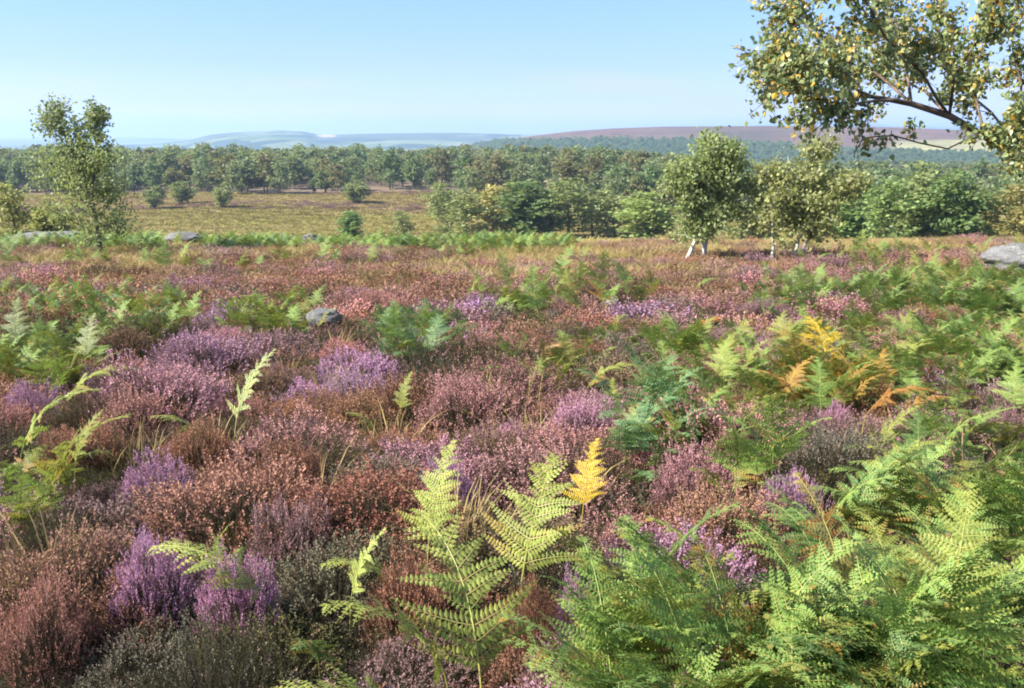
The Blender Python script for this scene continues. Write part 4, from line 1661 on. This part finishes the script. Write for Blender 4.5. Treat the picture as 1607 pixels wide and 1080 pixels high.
# dense bracken: individuals in the named patches
rgf = np.random.default_rng(99)
PL = [
    (0, 34, 'green bracken frond in the thick patch at the bottom, right of centre', 'bracken fronds of the bottom right of centre patch', [FG, FG, FGD, FYG * .7], 0.9),
    (1, 46, 'green bracken frond in the thick patch filling the lower right corner', 'bracken fronds of the lower right corner patch', [FG, FG, FYG * .75, FGD], 0.9),
    (2, 18, 'light green bracken frond in the clump right of the blue green frond', 'bracken fronds of the mid right clump', [FG, FYG * .7, FG], 0.85),
    (3, 9, 'blue green bracken frond right of the big mauve heather bush', 'blue green bracken right of the mauve bush', [FGB, FGB * 1.1], 1.0),
    (4, 8, 'pale green bracken frond in the loose clump above the mid right one', 'bracken fronds above the mid right clump', [FYG * .7, FG, FG], 0.85),
    (5, 40, 'green bracken frond in the stand beside the boulder at the right', 'bracken fronds beside the right boulder', [FGD, FG * .9, FGD], 1.0),
    (6, 16, 'yellowish green bracken frond in the patch above the lower right corner one', 'bracken fronds above the lower right corner patch', [FG, FYG * .7, FG], 0.85),
    (7, 10, 'blue green bracken frond in the small stand right of the grey boulder', 'bracken fronds right of the small grey boulder', [FGB, FGB * .85, FG], 0.9),
    (8, 6, 'green bracken frond at the rim of the dark hollow', 'bracken fronds around the dark hollow', [FG * .8, FYG * .5], 0.7),
    (9, 55, 'green bracken frond in the wide stand at the left', 'bracken fronds of the wide left stand', [FG, FGB, FG, FYG * .6], 0.78),
    (10, 8, 'green bracken frond at the left edge just below the wide stand', 'bracken fronds below the wide left stand', [FG, FYG * .6], 0.85),
    (11, 5, 'yellow green bracken frond at the left edge above the olive heather', 'yellow green bracken above the olive heather', [FYG * .7, FG], 0.75),
    (13, 10, 'green bracken frond in the stand above the dusky right mound', 'bracken fronds of the upper right stand', [FGD, FG], 0.95),
    (14, 8, 'bright green bracken frond behind the small grey boulder', 'bracken fronds behind the small grey boulder', [FG, FYG * .6], 0.9),
    (15, 8, 'green bracken frond in the distant clump at the upper centre', 'bracken fronds of the upper centre clump', [FG, FYG * .6], 0.9),
    (16, 16, 'green bracken frond at the right edge under the boulder stand', 'bracken fronds at the right edge', [FG, FGD, FG], 0.95),
    (18, 12, 'green bracken frond in the loose patch around the bright yellow one', 'bracken fronds around the bright yellow one', [FG, FYG * .7, FG * .9], 0.9),
    (12, 10, 'yellowish bracken frond low beside the orange withered ones', 'bracken fronds beside the orange ones', [FYG * .7, FO * .6 + FYG * .3, FG], 0.85),
    (17, 6, 'pale green bracken frond in the small clump behind the blue green one', 'bracken fronds behind the blue green clump', [FYG * .7, FG], 0.8),
]
patch_fronds = []
for (pi_, cnt, lab, grp, cols, sz) in PL:
    cx, cyy, a, b = PATCH[pi_]
    done = 0
    cnt = int(cnt * (11 if cyy < 600 else 2.9))
    tries = 0
    while done < cnt and tries < cnt * 12:
        tries += 1
        t, rr = rgf.uniform(0, 6.28), math.sqrt(rgf.uniform())
        px, row = cx + a * rr * cos(t), cyy + b * rr * sin(t)
        if not (-60 < px < PW + 60):
            continue
        x, y, z, d = at(px, min(row, 1290), 0.42 if cyy > 600 else 0.30)
        if y < 1.7:
            continue
        if any((x - u) ** 2 + (y - w) ** 2 < 0.05 for u, w in named_px):
            continue
        if any((x - u) ** 2 + (y - w) ** 2 < (0.75 * q) ** 2 for u, w, q in named_bush):
            continue
        c = cols[rgf.integers(0, len(cols))] * rgf.uniform(0.8, 1.2)
        s_ = sz * (0.50 + 0.06 * float(smooth(600, 850, row))) * rgf.uniform(0.75, 1.2)
        az_ = R(rgf.uniform(0, 360)) if rgf.uniform() < .5 else R(rgf.normal(255, 60))
        vis = -8 < px < PW + 8 and row < PH + 60
        patch_fronds.append((s_ / d if vis else 0.0, x, y, int(rgf.choice([0, 0, 1, 1, 2, 3, 4, 4, 7])), c, az_, s_, lab, grp, float(max(0, rgf.normal(0.12, 0.2)))))
        done += 1

patch_fronds.sort(key=lambda q: -q[0])
N_KEEP = 298 - len(N_)
for (_, x, y, var, c, az_, s_, lab, grp, age) in patch_fronds[:N_KEEP]:
    frond(x, y, var, c, az_, s_, lab, grp, age)

# the long band of bracken along the moor's edge and thin scatter: too far to count
src_fern_meshes = []
for k in (0, 1, 2, 3, 4, 7):
    g1, g2 = fr[k]
    def arr(me):
        co = np.empty(len(me.vertices) * 3, np.float32); me.vertices.foreach_get('co', co)
        fi = np.empty(len(me.loops), np.int32); me.loops.foreach_get('vertex_index', fi)
        vc = np.empty(len(me.vertices) * 4, np.float32); me.attributes['v'].data.foreach_get('color', vc)
        return co.reshape(-1, 3), fi.reshape(-1, 3), vc.reshape(-1, 4)[:, :3]
    g = Geo()
    g.add(*arr(g1), 0); g.add(*arr(g2), 1)
    src_fern_meshes.append(g.mesh('bracken_shape', [M_STALK, M_FERN]))
src_fern = make_sources('bracken_shape', src_fern_meshes)
fp, fro, fs, fc, fa, fi_ = [], [], [], [], [], []
for (_, x, y, var, c, az_, s_, lab, grp, age) in patch_fronds[N_KEEP:]:
    fp.append((x, y, float(gz(x, y)))); fro.append((0, 0, az_)); fs.append((s_, s_, s_))
    fc.append(c); fa.append(age); fi_.append({0: 0, 1: 1, 2: 2, 3: 3, 4: 4, 7: 5}[var])
for _ in range(5200):
    px = rgf.uniform(-30, 930)
    y = rgf.uniform(35, 45)
    x = (px - PW / 2) / F * y
    if rgf.uniform() > smooth(930, 800, px) * (0.55 + 0.45 * smooth(60, 130, px)):
        continue
    if abs(px - 285) < 34 and y < 42 or abs(px - 488) < 20 and y < 42:
        continue
    fp.append((x, y, float(gz(x, y)))); fro.append((0, 0, rgf.uniform(0, 6.28)))
    s = rgf.uniform(.5, .8); fs.append((s, s, s * .8)); fi_.append(rgf.integers(0, 4))
    fc.append([FG, FGB, FG * 1.1, FYG * .6][rgf.integers(0, 4)] * rgf.uniform(.8, 1.15)); fa.append(max(0, rgf.normal(.05, .15)))
for _ in range(900):
    y = rgf.uniform(14, 40)
    x = rgf.uniform(-.58, .58) * y
    if sn1(x, y, 0.35, 61) < 0.35:
        continue
    fp.append((x, y, float(gz(x, y)))); fro.append((0, 0, rgf.uniform(0, 6.28)))
    s = rgf.uniform(.5, .8); fs.append((s, s, s)); fi_.append(rgf.integers(0, 4))
    fc.append([FG, FYG * .7, FG][rgf.integers(0, 3)] * rgf.uniform(.8, 1.1)); fa.append(max(0, rgf.normal(.15, .2)))
stuff('bracken', 'smaller green bracken behind the near fronds and in the long band along the far edge of the heather', 'fern', np.array(fp), np.array(fro), np.array(fs), np.array(fc), fi_, src_fern, fa)

# ------------------------------------------------------------------ haze
import bmesh
bm = bmesh.new()
bmesh.ops.create_cube(bm, size=1.0)
me = bpy.data.meshes.new('haze')
bm.to_mesh(me)
bm.free()
HZ0, HZ1 = -260.0, 175.0
hm, t, out = new_mat('haze')
pv = t.nodes.new('ShaderNodeVolumePrincipled')
pv.inputs['Density'].default_value = 0.00021
pv.inputs['Color'].default_value = (0.50, 0.68, 1.0, 1)
pv.inputs['Anisotropy'].default_value = 0.2
t.links.new(pv.outputs[0], out.inputs['Volume'])
me.materials.append(hm)
hz = link('haze', me)
hz.location = (0, 0, (HZ0 + HZ1) / 2)
hz.scale = (29000, 29000, HZ1 - HZ0)
tag(hz, kind='stuff')
